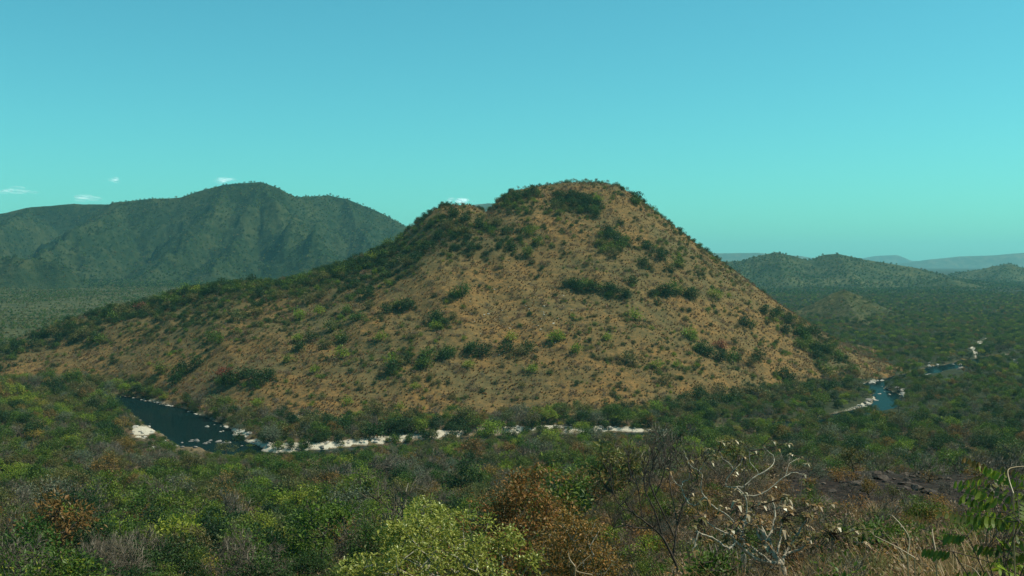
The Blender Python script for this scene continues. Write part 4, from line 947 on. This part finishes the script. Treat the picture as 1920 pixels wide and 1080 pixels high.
WL = [(0.065, [(1466, 1059), (1446, 1054), (1422, 1050), (1398, 1032), (1378, 1015), (1369, 1002), (1370, 995)], -.8), (0.043, [(1444, 1050), (1428, 1041), (1409, 1026), (1387, 1008), (1376, 998)], -.3),
      (0.073, [(1466, 1059), (1456, 1047), (1446, 1034), (1435, 1019), (1430, 998), (1424, 991), (1413, 986), (1398, 980), (1388, 969)], .5), (0.043, [(1435, 1019), (1424, 1008), (1418, 991), (1414, 972), (1408, 952)], .2),
      (0.043, [(1456, 1040), (1444, 1017), (1435, 1000), (1425, 978)], .7), (0.038, [(1378, 1015), (1376, 1022), (1365, 1028), (1354, 1021), (1339, 1010), (1320, 1002), (1309, 997), (1302, 985)], -.6),
      (0.019, [(1309, 997), (1304, 1017), (1299, 1034)], -.2), (0.030, [(1387, 1008), (1372, 1004), (1357, 998), (1344, 991), (1330, 982), (1317, 969)], .3), (0.035, [(1456, 1040), (1462, 1015), (1465, 990), (1468, 971)], .6),
      (0.052, [(1466, 1059), (1472, 1039), (1487, 1013), (1506, 984), (1520, 962)], .9), (0.043, [(1472, 1040), (1500, 1030), (1530, 1010), (1560, 1000)], .2), (0.035, [(1435, 1019), (1450, 985), (1452, 955), (1446, 930)], 1.0)]
SP = [(float(a), float(b)) for a, b in zip(rs.uniform(1300, 1560, 70), rs.uniform(930, 1030, 70))] + [(float(a), float(b)) for a, b in zip(rs.uniform(1470, 1650, 44), rs.uniform(975, 1070, 44))]
limb_tree('pale_limbed_tree', 30, (1466, 1059), WL, 'pale crooked-limbed tree with big withered leaves at the lower right', 401, .28, .10, 6, SP, .10, ['hay', 'olive', 'cream'])
UL = [(0.030, [(1392, 1000), (1365, 968), (1336, 949), (1322, 933), (1305, 947), (1292, 944), (1282, 927), (1278, 913), (1283, 902), (1292, 899), (1293, 880)], .5), (0.018, [(1322, 933), (1314, 913), (1317, 891), (1312, 883), (1321, 866)], .6),
      (0.013, [(1312, 883), (1300, 877), (1290, 866), (1282, 845)], .4), (0.030, [(1392, 1000), (1400, 960), (1397, 930), (1381, 913), (1394, 913), (1411, 897), (1422, 886), (1406, 866), (1406, 845)], .8),
      (0.021, [(1381, 913), (1370, 914), (1361, 911), (1364, 897), (1374, 883), (1367, 869), (1356, 861), (1347, 845)], .3), (0.013, [(1374, 883), (1389, 869), (1394, 855)], .4), (0.024, [(1411, 897), (1440, 880), (1452, 860), (1430, 835)], .7),
      (0.021, [(1397, 940), (1430, 925), (1472, 894), (1489, 886), (1508, 891)], .9), (0.012, [(1278, 913), (1262, 900), (1256, 884)], .3), (0.013, [(1472, 894), (1480, 870), (1500, 858)], .5)]
SP = [(float(a), float(b)) for a, b in zip(rs.uniform(1290, 1530, 44), rs.uniform(825, 935, 44))]
limb_tree('sparse_limbed_tree', 37, (1392, 1002), UL, 'sparsely leaved tree of crooked grey limbs above the pale-limbed tree', 402, .22, .08, 4, SP, .08, ['cream', 'hay', 'olive'])
# the dark bare tree
b = at(1276, 1066, 46); zg = gz(b[0], 46); base = np.array([b[0], 46, zg - .1])
DL = [(0.065, [(1274, 1075), (1262, 1045), (1245, 1012), (1225, 990), (1205, 975), (1185, 960), (1172, 940)], -.8), (0.050, [(1262, 1045), (1266, 1010), (1270, 985), (1280, 950), (1290, 930)], .4), (0.040, [(1245, 1012), (1228, 960), (1212, 925), (1208, 890), (1222, 850)], .6),
      (0.035, [(1266, 1010), (1245, 965), (1228, 930), (1218, 900), (1225, 870), (1236, 845)], -.4), (0.030, [(1225, 990), (1195, 990), (1172, 985), (1150, 990)], -.6), (0.025, [(1205, 975), (1200, 940), (1195, 910), (1180, 880), (1178, 855)], .5),
      (0.025, [(1270, 985), (1262, 940), (1255, 900), (1258, 860)], 1.0), (0.025, [(1280, 950), (1300, 920), (1310, 890), (1305, 868)], .8), (0.022, [(1185, 960), (1165, 950), (1150, 925), (1145, 890)], -.2), (0.025, [(1228, 930), (1240, 905), (1248, 870), (1246, 846)], .2)]
v, f, tips = px_tree('dark_bare_tree', 46, DL, .1, .02, 6, 77, base, None); rg = np.random.default_rng(78)
nd = []; pa = []; ra = []; tp = []
for i, (rs_, pts, dd) in enumerate(DL):
    for j, (a, c) in enumerate(pts[2:]):
        p = at(a, c, 46 + dd * (j + 2) / (len(pts) - 1)) - base; q = p - np.array([rg.normal() * .1, rg.normal() * .1, .25]); nd += [q, p]; pa += [-1, len(nd) - 2]; ra += [.02, .016]; tp.append(len(nd) - 1)
nd, pa, ra, tw = twigs(rg, nd, pa, ra, tp, 5, 0.75, .011); nd, pa, ra, tw2 = twigs(rg, nd, pa, ra, tw, 1, .5, .008)
tv, tf = tubes(nd, pa, ra, 3)
e = empty('dark_bare_tree', tuple(base)); tag(e, 'dark leafless many-stemmed tree at the bottom right of centre', 'tree')
obj('limbs', mesh_np('dark_bare_limbs', v, f, M['bark'], {'tint': np.full(len(v), .5)}, True), e)
obj('twigs', mesh_np('dark_bare_twigs', tv, tf, M['bark'], {'tint': np.full(len(tv), .5)}, True), e)['kind'] = 'stuff'
wl = leaves(rg, np.array([nd[i] for i in tw2])[::3], 1, .07, .05); obj('withered_leaves', mesh_np('dark_bare_leaves', wl[0], wl[1], M['maroon'], {'tint': wl[2]}, False), e)

# the feather-leaved shrub close to the camera on the right
def compound(rg, p, q, pairs, L, wd, hang):
    """a leaf of paired leaflets along a midrib from p to q"""
    p, q = np.array(p), np.array(q); d = q - p; l = np.linalg.norm(d); d /= l; side = np.cross(d, (0, 0, 1.0)); side /= np.linalg.norm(side); V = []; Fq = []; t = []
    for i in range(pairs):
        c = p + d * l * (i + .8) / pairs + np.array([0, 0, -.05 * l * (i / pairs) ** 2])
        for sg in (-1, 1):
            r = side * sg * (1 - hang) + np.array([0, 0, -hang]) + d * .25 + rg.normal(size=3) * .12; r /= np.linalg.norm(r); s = np.cross(r, d); s = d * .9 + s * .3; s -= r * np.dot(s, r); s /= np.linalg.norm(s)
            ll = L * rg.uniform(.8, 1.1) * (1 - .25 * abs(i / pairs - .45)); w_ = wd * ll / L; nr = np.cross(r, s); k = len(V)
            for fr_, ws in ((0, .12), (.25, .8), (.6, 1.0), (.9, .55), (1.0, .05)):
                m_ = c + r * ll * fr_ + nr * (.06 * ll * math.sin(fr_ * 3)); V += [m_ - s * w_ * .5 * ws, m_ + s * w_ * .5 * ws]
            Fq += [(k + 2 * j, k + 2 * j + 1, k + 2 * j + 3, k + 2 * j + 2) for j in range(4)]; t += [float(np.clip(rg.normal(.5, .22), 0, 1))] * 10
    return np.array(V), np.array(Fq), np.array(t)
def feather_shrub(name, d, root, traced, box, nrand, label, seed, L, wd, mats):
    rg = np.random.default_rng(seed); x, y, _ = at(*root, d); zg = gz(x, d); base = np.array([x, d, zg - .05]); e = empty(name, tuple(base)); tag(e, label, 'shrub')
    items = [(at(a, b, d + o), at(c, f_, d + o + .05)) for a, b, c, f_, o in traced]
    for _ in range(nrand):
        a, b = rg.uniform(box[0], box[1]), rg.uniform(box[2], box[3]); o = rg.uniform(-.5, 1.2); an = rg.uniform(0, 2 * np.pi); p = at(a, b, d + o); l = rg.uniform(.22, .38)
        items.append((p, p + np.array([math.cos(an) * l, math.sin(an) * l, rg.uniform(-.12, .12)])))
    nodes = [np.zeros(3)]; pa = [-1]; ra = [.012]; sets = {m_: [] for m_ in mats}
    heads = []
    for i in range(9):
        hgt = rg.uniform(.5, 1.0); tgt = items[int(rg.integers(len(items)))][0] - base; mid = tgt * .5 + np.array([rg.normal() * .1, rg.normal() * .1, .15])
        nodes.append(mid); pa.append(0); ra.append(.008); nodes.append(tgt); pa.append(len(nodes) - 2); ra.append(.004); heads += [len(nodes) - 2, len(nodes) - 1]
    for p, q in items:
        p, q = p - base, q - base; A = np.array([nodes[h_] for h_ in heads]); h_ = heads[int(np.argmin(np.linalg.norm(A - p, axis=1)))]
        nodes.append((nodes[h_] + p) / 2 + rg.normal(size=3) * .03); pa.append(h_); ra.append(.003); nodes.append(p); pa.append(len(nodes) - 2); ra.append(.0025); nodes.append(q); pa.append(len(nodes) - 2); ra.append(.0016)
        m_ = mats[int(rg.choice(len(mats), p=[.6, .25, .15]))]; sets[m_].append(compound(rg, p, q, int(rg.integers(5, 8)), L, wd, rg.uniform(.35, .95)))
    v, f = tubes(nodes, pa, ra, 5); obj('stem', mesh_np(name + '_stem', v, f, M['bark'], {'tint': np.full(len(v), .5)}, True), e)
    for m_, q in sets.items():
        if q: w3 = merge(q); obj({'green': 'green_leaves', 'olive': 'fading_leaves', 'cream': 'withered_leaves', 'rust': 'brown_leaves', 'lime': 'young_leaves'}[m_], mesh_np(name + '_' + m_, w3[0], w3[1], M[m_], {'tint': w3[2]}, False), e)
TR = [(1905, 934, 1828, 908, 0), (1818, 968, 1764, 958, .1), (1814, 1004, 1772, 1000, 0), (1786, 1034, 1734, 1026, -.2), (1905, 900, 1848, 872, .5), (1880, 1030, 1830, 1018, .2), (1900, 975, 1850, 962, .4)]
feather_shrub('feather_leaved_shrub', 8.2, (1925, 1085), TR, (1845, 1970, 905, 1085), 40, 'shrub with hanging paired leaflets at the right edge, close up', 501, .090, .032, ['green', 'lime', 'olive'])
feather_shrub('yellowing_shrub', 10.5, (1950, 1070), [(1925, 905, 1860, 885, 0), (1930, 890, 1880, 872, .2)], (1850, 1990, 868, 960), 34, 'yellowing feathery shrub at the right edge above the paired-leaf shrub', 502, .09, .032, ['lime', 'olive', 'rust'])
# bare pale stalks sticking out of the grass
ST = [([(1900, 925), (1892, 900), (1890, 882), (1902, 876), (1930, 874)], 8.0, 'thin pale twig arching over at the right edge'), ([(1755, 1035), (1750, 1010), (1748, 992)], 10.5, 'short straight pale stalk left of the paired-leaf shrub'),
      ([(1840, 1085), (1825, 1066), (1800, 1056)], 8.0, 'bent pale twig at the bottom right'), ([(1702, 1040), (1705, 1010), (1690, 985), (1672, 966)], 14, 'long curved straw stalk over the burnt slope'),
      ([(1715, 1046), (1680, 1025), (1640, 1005)], 13, 'leaning straw stalk crossing the curved one'), ([(1110, 1078), (1080, 1070), (1095, 1052), (1108, 1040)], 36, 'pale crooked dead twig below the olive tree'), ([(1078, 1062), (1068, 1048), (1066, 1036)], 36, 'short pale dead twig left of the crooked one')]
for i, (pts, d, lb) in enumerate(ST):
    P = catmull(np.array([at(a, b, d + .1 * j) for j, (a, b) in enumerate(pts)]), 4); zg = gz(P[0][0], P[0][1]); P = np.vstack([[P[0][0] + .05, P[0][1], zg - .05], P]); o0 = P[0].copy()
    v, f = tubes(P - o0, [-1] + list(range(len(P) - 1)), np.linspace(.006, .003, len(P)) * d / 8, 5); o = obj('dry_stalk', mesh_np('dry_stalk', v, f, M['cream'], {'tint': np.full(len(v), .7)}, True), None, tuple(o0)); tag(o, lb, 'stalk')

# grass, litter and small bushes on the camera's own slope
FORMS['finebush', 0] = bush(231, 'leafy_bush', 'green', 0.9, 1.2, 26, 30, 0.10, 0.14); FORMS['finebush', 1] = bush(232, 'leafy_bush', 'olive', 0.8, 1.0, 24, 26, 0.10, 0.14)
FORMS['finelitter', 0] = bush(233, 'withered_bush', 'litter', 0.6, 1.1, 24, 22, 0.10, 0.15); FORMS['finelitter', 1] = bush(234, 'withered_bush', 'maroon', 0.6, 1.0, 22, 18, 0.09, 0.15)
FORMS['finetwig', 0] = bare(235, 'twig_bush', H=1.3, cw=1.5, ch=1.0, th=0.2, n=20, per=5, L=0.35, r=0.006, tr=0.02, rmin=0.006); FORMS['finetwig', 1] = bare(236, 'twig_bush', H=1.0, cw=1.2, ch=0.8, th=0.15, n=18, per=5, L=0.3, r=0.005, tr=0.018, rmin=0.005)
for k in ('finebush', 'finelitter', 'finetwig'): NV[k] = 2
X, Y = jitter(500, 2250, 5, 30, 0.42)
k = (rng.random(len(X)) < 0.8) & (X > -2); X, Y = X[k], Y[k]; Z = ground(X, Y); px, py = proj(X, Y, Z); pt = fbm(X / 2.2, Y / 2.2, 3, 151)
gk = np.where(pt > -0.02, rng.choice([0, 0, 1, 1, 3], len(X)), rng.choice([2, 3, 4, 5, 6, 7, 0, 1], len(X), p=[.12, .17, .24, .12, .08, .07, .10, .10]))
S = rng.uniform(.35, .95, len(X)) * np.clip(Y / 14, .45, 1)
S = np.minimum(S, np.maximum(.12, (py - np.where(px < 1520, 1072, np.where(px < 1760, 995, 975))) / F * Y / 1.15 * rng.uniform(.7, 1.25, len(X))))
FG = [('bigstraw', 0), ('bigstraw', 1), ('finebush', 0), ('finebush', 1), ('finelitter', 0), ('finelitter', 1), ('finetwig', 0), ('finetwig', 1)]
scatter('dry_grass', FG, np.stack([X, Y, Z - .03], 1), S, 'tall dry grass and withered plants on the near slope, bottom right', 'grass', gk, .2)
X, Y = jitter(560, 2150, 30, 122, 1.15); Z = ground(X, Y); px, py = proj(X, Y, Z); bm = inpoly(px, py, BURN) & (Y > 55)
k = (rng.random(len(X)) < np.where(bm, .10, .85)) & (X > -12 + Y * -.02); X, Y, Z, bm = X[k], Y[k], Z[k], bm[k]
FK = [('finebush', 0), ('finebush', 1), ('finelitter', 0), ('finelitter', 1), ('finetwig', 0), ('finetwig', 1), ('bigstraw', 0)]
gk = rng.choice(7, len(X), p=[.10, .12, .22, .16, .16, .14, .10]); gk = np.where(bm, rng.choice([3, 4, 5], len(X)), gk)
scatter('slope_brush', FK, np.stack([X, Y, Z - .03], 1), rng.uniform(.7, 1.7, len(X)), 'brown twiggy brush covering the near slope right of centre', 'brush', gk, .15)

# small trees and bushes on and around the burnt slope
BT = [(1536, 905, 46, 'grey'), (1600, 892, 60, 'olive'), (1655, 880, 60, 'olive'), (1700, 885, 50, 'bare'), (1742, 905, 62, 'bare'), (1800, 885, 70, 'dark'), (1835, 890, 55, 'bare'), (1880, 880, 60, 'dark'), (1505, 880, 60, 'grey'), (1560, 868, 60, 'olive'),
      (1630, 935, 42, 'rust'), (1672, 952, 46, 'olive'), (1520, 940, 40, 'green'), (1590, 930, 36, 'bare'), (1450, 890, 56, 'bare'), (1770, 940, 36, 'bare'), (1720, 950, 30, 'bare'), (1855, 925, 44, 'bare'), (1905, 905, 60, 'bare'), (1480, 915, 44, 'bare')]
BL = {'grey': 'dull grey-green small tree', 'olive': 'thin olive small tree', 'bare': 'charred leafless sapling', 'dark': 'dark green small tree', 'rust': 'scorched orange-brown bush', 'green': 'low green bush'}
xs, ys, zs, ok = cast([b[0] for b in BT], [b[1] for b in BT], 20, 400, 900, ground)
for (a, b, h_, k), x, y, z, o_ in zip(BT, xs, ys, zs, ok):
    f = FORMS[k, 0]; s = min(h_ * y / F / f.H, 1.3); plant((k, random.randrange(NV[k])), x, y, z - .1, s, k + '_sapling', BL[k] + (' on the burnt slope, ' if b > 895 else ' on the brow of the burnt slope, ') + ('left part' if a < 1560 else 'middle' if a < 1700 else 'right part' if a < 1830 else 'right end'), 'tree', BL[k] + 's on the burnt slope')

# ------------------------------------------------------------------ rocks
def boulder(seed, mat):
    rg = np.random.default_rng(seed); import bmesh
    bm = bmesh.new(); bmesh.ops.create_icosphere(bm, subdivisions=2, radius=1.0); dirs = rg.normal(size=(7, 3)); dirs /= np.linalg.norm(dirs, axis=1)[:, None]; cut = rg.uniform(.45, .85, 7)
    for v in bm.verts:
        p = np.array(v.co)
        for d, c in zip(dirs, cut):
            q = p @ d
            if q > c: p = p - d * (q - c)
        p = p * (1 + rg.normal() * .03); v.co = (p[0] * 1.1, p[1] * .85, p[2] * .62)
    me = bpy.data.meshes.new('boulder'); bm.to_mesh(me); bm.free(); me.materials.append(mat); return me
QB = [boulder(600 + i, M['quartz']) for i in range(4)]; SB = [boulder(610 + i, M['stone']) for i in range(3)]; BB = [boulder(620 + i, M['burntrock']) for i in range(4)]
def rocks(pts, meshes, smin, smax, name, labf, group, fun=None, t0=300, t1=1200, minz=-.4):
    xs, ys, zs, ok = cast([p[0] for p in pts], [p[1] for p in pts], t0, t1, 900, fun)
    for (a, b), x, y, z, o_ in zip(pts, xs, ys, zs, ok):
        if not o_: continue
        z = max(z, minz); s = random.uniform(smin, smax) ** 1.0; o = obj(name, random.choice(meshes), None, (x, y, z + s * .1)); o.rotation_euler = (random.gauss(0, .15), random.gauss(0, .15), random.uniform(0, 6.28)); o.scale = (s * random.uniform(.8, 1.5), s, s * random.uniform(.7, 1.1)); tag(o, labf(a, b), 'rock', group)
def in_poly_pts(poly, n):
    P = np.array(poly); o = []
    while len(o) < n:
        a, b = random.uniform(P[:, 0].min(), P[:, 0].max()), random.uniform(P[:, 1].min(), P[:, 1].max())
        if inpoly(np.array([a]), np.array([b]), poly)[0]: o.append((a, b))
    return o
def bank(a, b):
    if a < 330 and b < 790: return "pale rock along the pool's far bank"
    if a < 330: return "white rock on the pool's left bank"
    if a < 480: return "white rock on the pool's right bank"
    return 'white rock on the long sandbank, ' + ('broad left part' if a < 700 else 'rocky middle' if a < 1010 else 'thin right end')
pts = in_poly_pts(SAND[0], 26) + in_poly_pts(SAND[1], 44) + in_poly_pts(SAND[2], 26) + in_poly_pts(SAND[3], 14) + in_poly_pts(SAND[4], 18) + in_poly_pts([(232, 744), (270, 745), (330, 760), (372, 778), (340, 776), (290, 757), (232, 754)], 34) + \
      in_poly_pts([(300, 830), (350, 828), (440, 838), (462, 846), (360, 842), (290, 842)], 0) + in_poly_pts([(240, 815), (310, 825), (300, 845), (236, 838)], 18)
rocks(pts, QB + SB[:1], .35, 1.35, 'river_rock', bank, 'pale rocks along the river')
rocks(in_poly_pts([(300, 832), (350, 831), (440, 838), (462, 845), (360, 841), (290, 841)], 30), SB, .5, 1.5, 'ledge_rock', lambda a, b: 'dark grey rock in the low ledge across the pool, ' + ('left' if a < 345 else 'middle' if a < 400 else 'right'), 'dark rocks across the pool')
pts = in_poly_pts([(1600, 765), (1650, 738), (1690, 742), (1660, 728), (1600, 722), (1640, 714), (1690, 722), (1700, 745), (1660, 748), (1620, 772)], 44) + in_poly_pts([(1725, 684), (1745, 680), (1760, 684), (1740, 690)], 6) + in_poly_pts([(1780, 684), (1806, 690), (1808, 696), (1786, 690)], 8)
rocks(pts, QB + SB, .6, 2.0, 'river_rock', lambda a, b: 'grey-white rock ' + ('in the shallows above the blue right-hand pool' if b < 745 and a < 1715 else 'on the shore of the blue right-hand pool' if a < 1715 else 'beside the farther right-hand pool'), 'grey rocks round the right-hand pools')
# charred stones and brush stubs on the burnt slope
pts = in_poly_pts([(1450, 905), (1510, 885), (1620, 880), (1760, 880), (1915, 870), (1915, 978), (1700, 962), (1560, 965), (1475, 945)], 130)
rocks(pts, BB, .18, .6, 'charred_rock', lambda a, b: 'charred brown rock on the burnt slope, ' + ('left' if a < 1560 else 'centre' if a < 1720 else 'right') + (' upper part' if b < 915 else ' lower part'), 'charred rocks on the burnt slope', ground, 20, 300, -99)
# loose pale stones on the hill
pts = [(random.gauss(985, 60), random.gauss(585, 32)) for _ in range(46)] + [(random.gauss(560, 60), random.gauss(785, 14)) for _ in range(26)]
rocks(pts, QB, .3, .75, 'hill_stone', lambda a, b: 'small pale stone lying loose ' + ("in the middle of the hill's slope" if a > 760 else "low on the hill above the sandbank"), 'pale stones scattered on the hill')

# ------------------------------------------------------------------ clouds low over the mountains, beyond the haze
mc = NT('cloud_vapour'); _d = mc.n('ShaderNodeBsdfDiffuse'); _d.inputs[0].default_value = (.85, .87, .87, 1); _t = mc.n('ShaderNodeBsdfTransparent'); _x = mc.n('ShaderNodeMixShader'); _tc = mc.n('ShaderNodeNewGeometry')
mc.l(mc.ramp(mc.noise(.006, 5, .7, _tc.outputs['Position']), [(.35, (0, 0, 0)), (.7, (.15, .15, .15))]), _x.inputs[0]); _tl = mc.n('ShaderNodeBsdfTranslucent'); _tl.inputs[0].default_value = (.85, .87, .87, 1); _ad = mc.n('ShaderNodeAddShader'); mc.l(_d.outputs[0], _ad.inputs[0]); mc.l(_tl.outputs[0], _ad.inputs[1]); mc.l(_t.outputs[0], _x.inputs[1]); mc.l(_ad.outputs[0], _x.inputs[2]); mc.l(_x.outputs[0], mc.o.inputs[0])
def cloud(px, py, w, h, label, n, seed):
    """many thin overlapping wisps, thickest in the middle"""
    import bmesh
    D = 30000; c = at(px, py, D); rg = np.random.default_rng(seed); W, Hh = w * D / F, h * D / F; bm = bmesh.new()
    for i in range(n):
        q = bmesh.ops.create_icosphere(bm, subdivisions=2, radius=1.0)['verts']; t = np.clip(rg.normal() * .36, -1, 1); sz = (1 - t * t * .7) * rg.uniform(.4, 1.1); oy = rg.normal() * W * .2; oz = rg.normal() * Hh * .16
        for v in q: v.co = Vector((t * W * .5 + v.co.x * W * .17 * sz, v.co.y * W * .15 * sz + oy, v.co.z * Hh * .34 * sz + oz))
    me = bpy.data.meshes.new('cloud'); bm.to_mesh(me); bm.free()
    for p_ in me.polygons: p_.use_smooth = True
    me.materials.append(mc.m); tag(obj('cloud', me, None, tuple(c)), label, 'cloud')
cloud(215, 338, 40, 9, 'tiny pale cloud over the left part of the mountain', 10, 1); cloud(418, 337, 56, 10, 'small flat cloud touching the mountain peak on its left', 16, 2); cloud(865, 376, 60, 14, 'white cloud showing in the gap between the two hilltops', 18, 3)
cloud(40, 359, 90, 12, 'faint stretched cloud at the left edge above the mountain', 9, 4); cloud(165, 370, 80, 13, 'faint low cloud resting on the mountain far left', 9, 5)

# ------------------------------------------------------------------ haze: the dry-season air over the valley
bx = bpy.data.meshes.new('haze')
x0, x1, y0, y1, z0, z1 = -21000, 21000, -700, 24500, -30, 560
bx.from_pydata([(x0, y0, z0), (x1, y0, z0), (x1, y1, z0), (x0, y1, z0), (x0, y0, z1), (x1, y0, z1), (x1, y1, z1), (x0, y1, z1)], [],
               [(0, 3, 2, 1), (4, 5, 6, 7), (0, 1, 5, 4), (1, 2, 6, 5), (2, 3, 7, 6), (3, 0, 4, 7)])
m = NT('haze_air'); v = m.n('ShaderNodeVolumePrincipled')
v.inputs['Color'].default_value = (0.38, 0.95, 1.0, 1); v.inputs['Density'].default_value = HAZE; v.inputs['Anisotropy'].default_value = 0.1
m.l(v.outputs[0], m.o.inputs['Volume']); bx.materials.append(m.m)
tag(obj('haze', bx), 'thin teal haze hanging in the air over the valley', 'haze', kind='stuff')
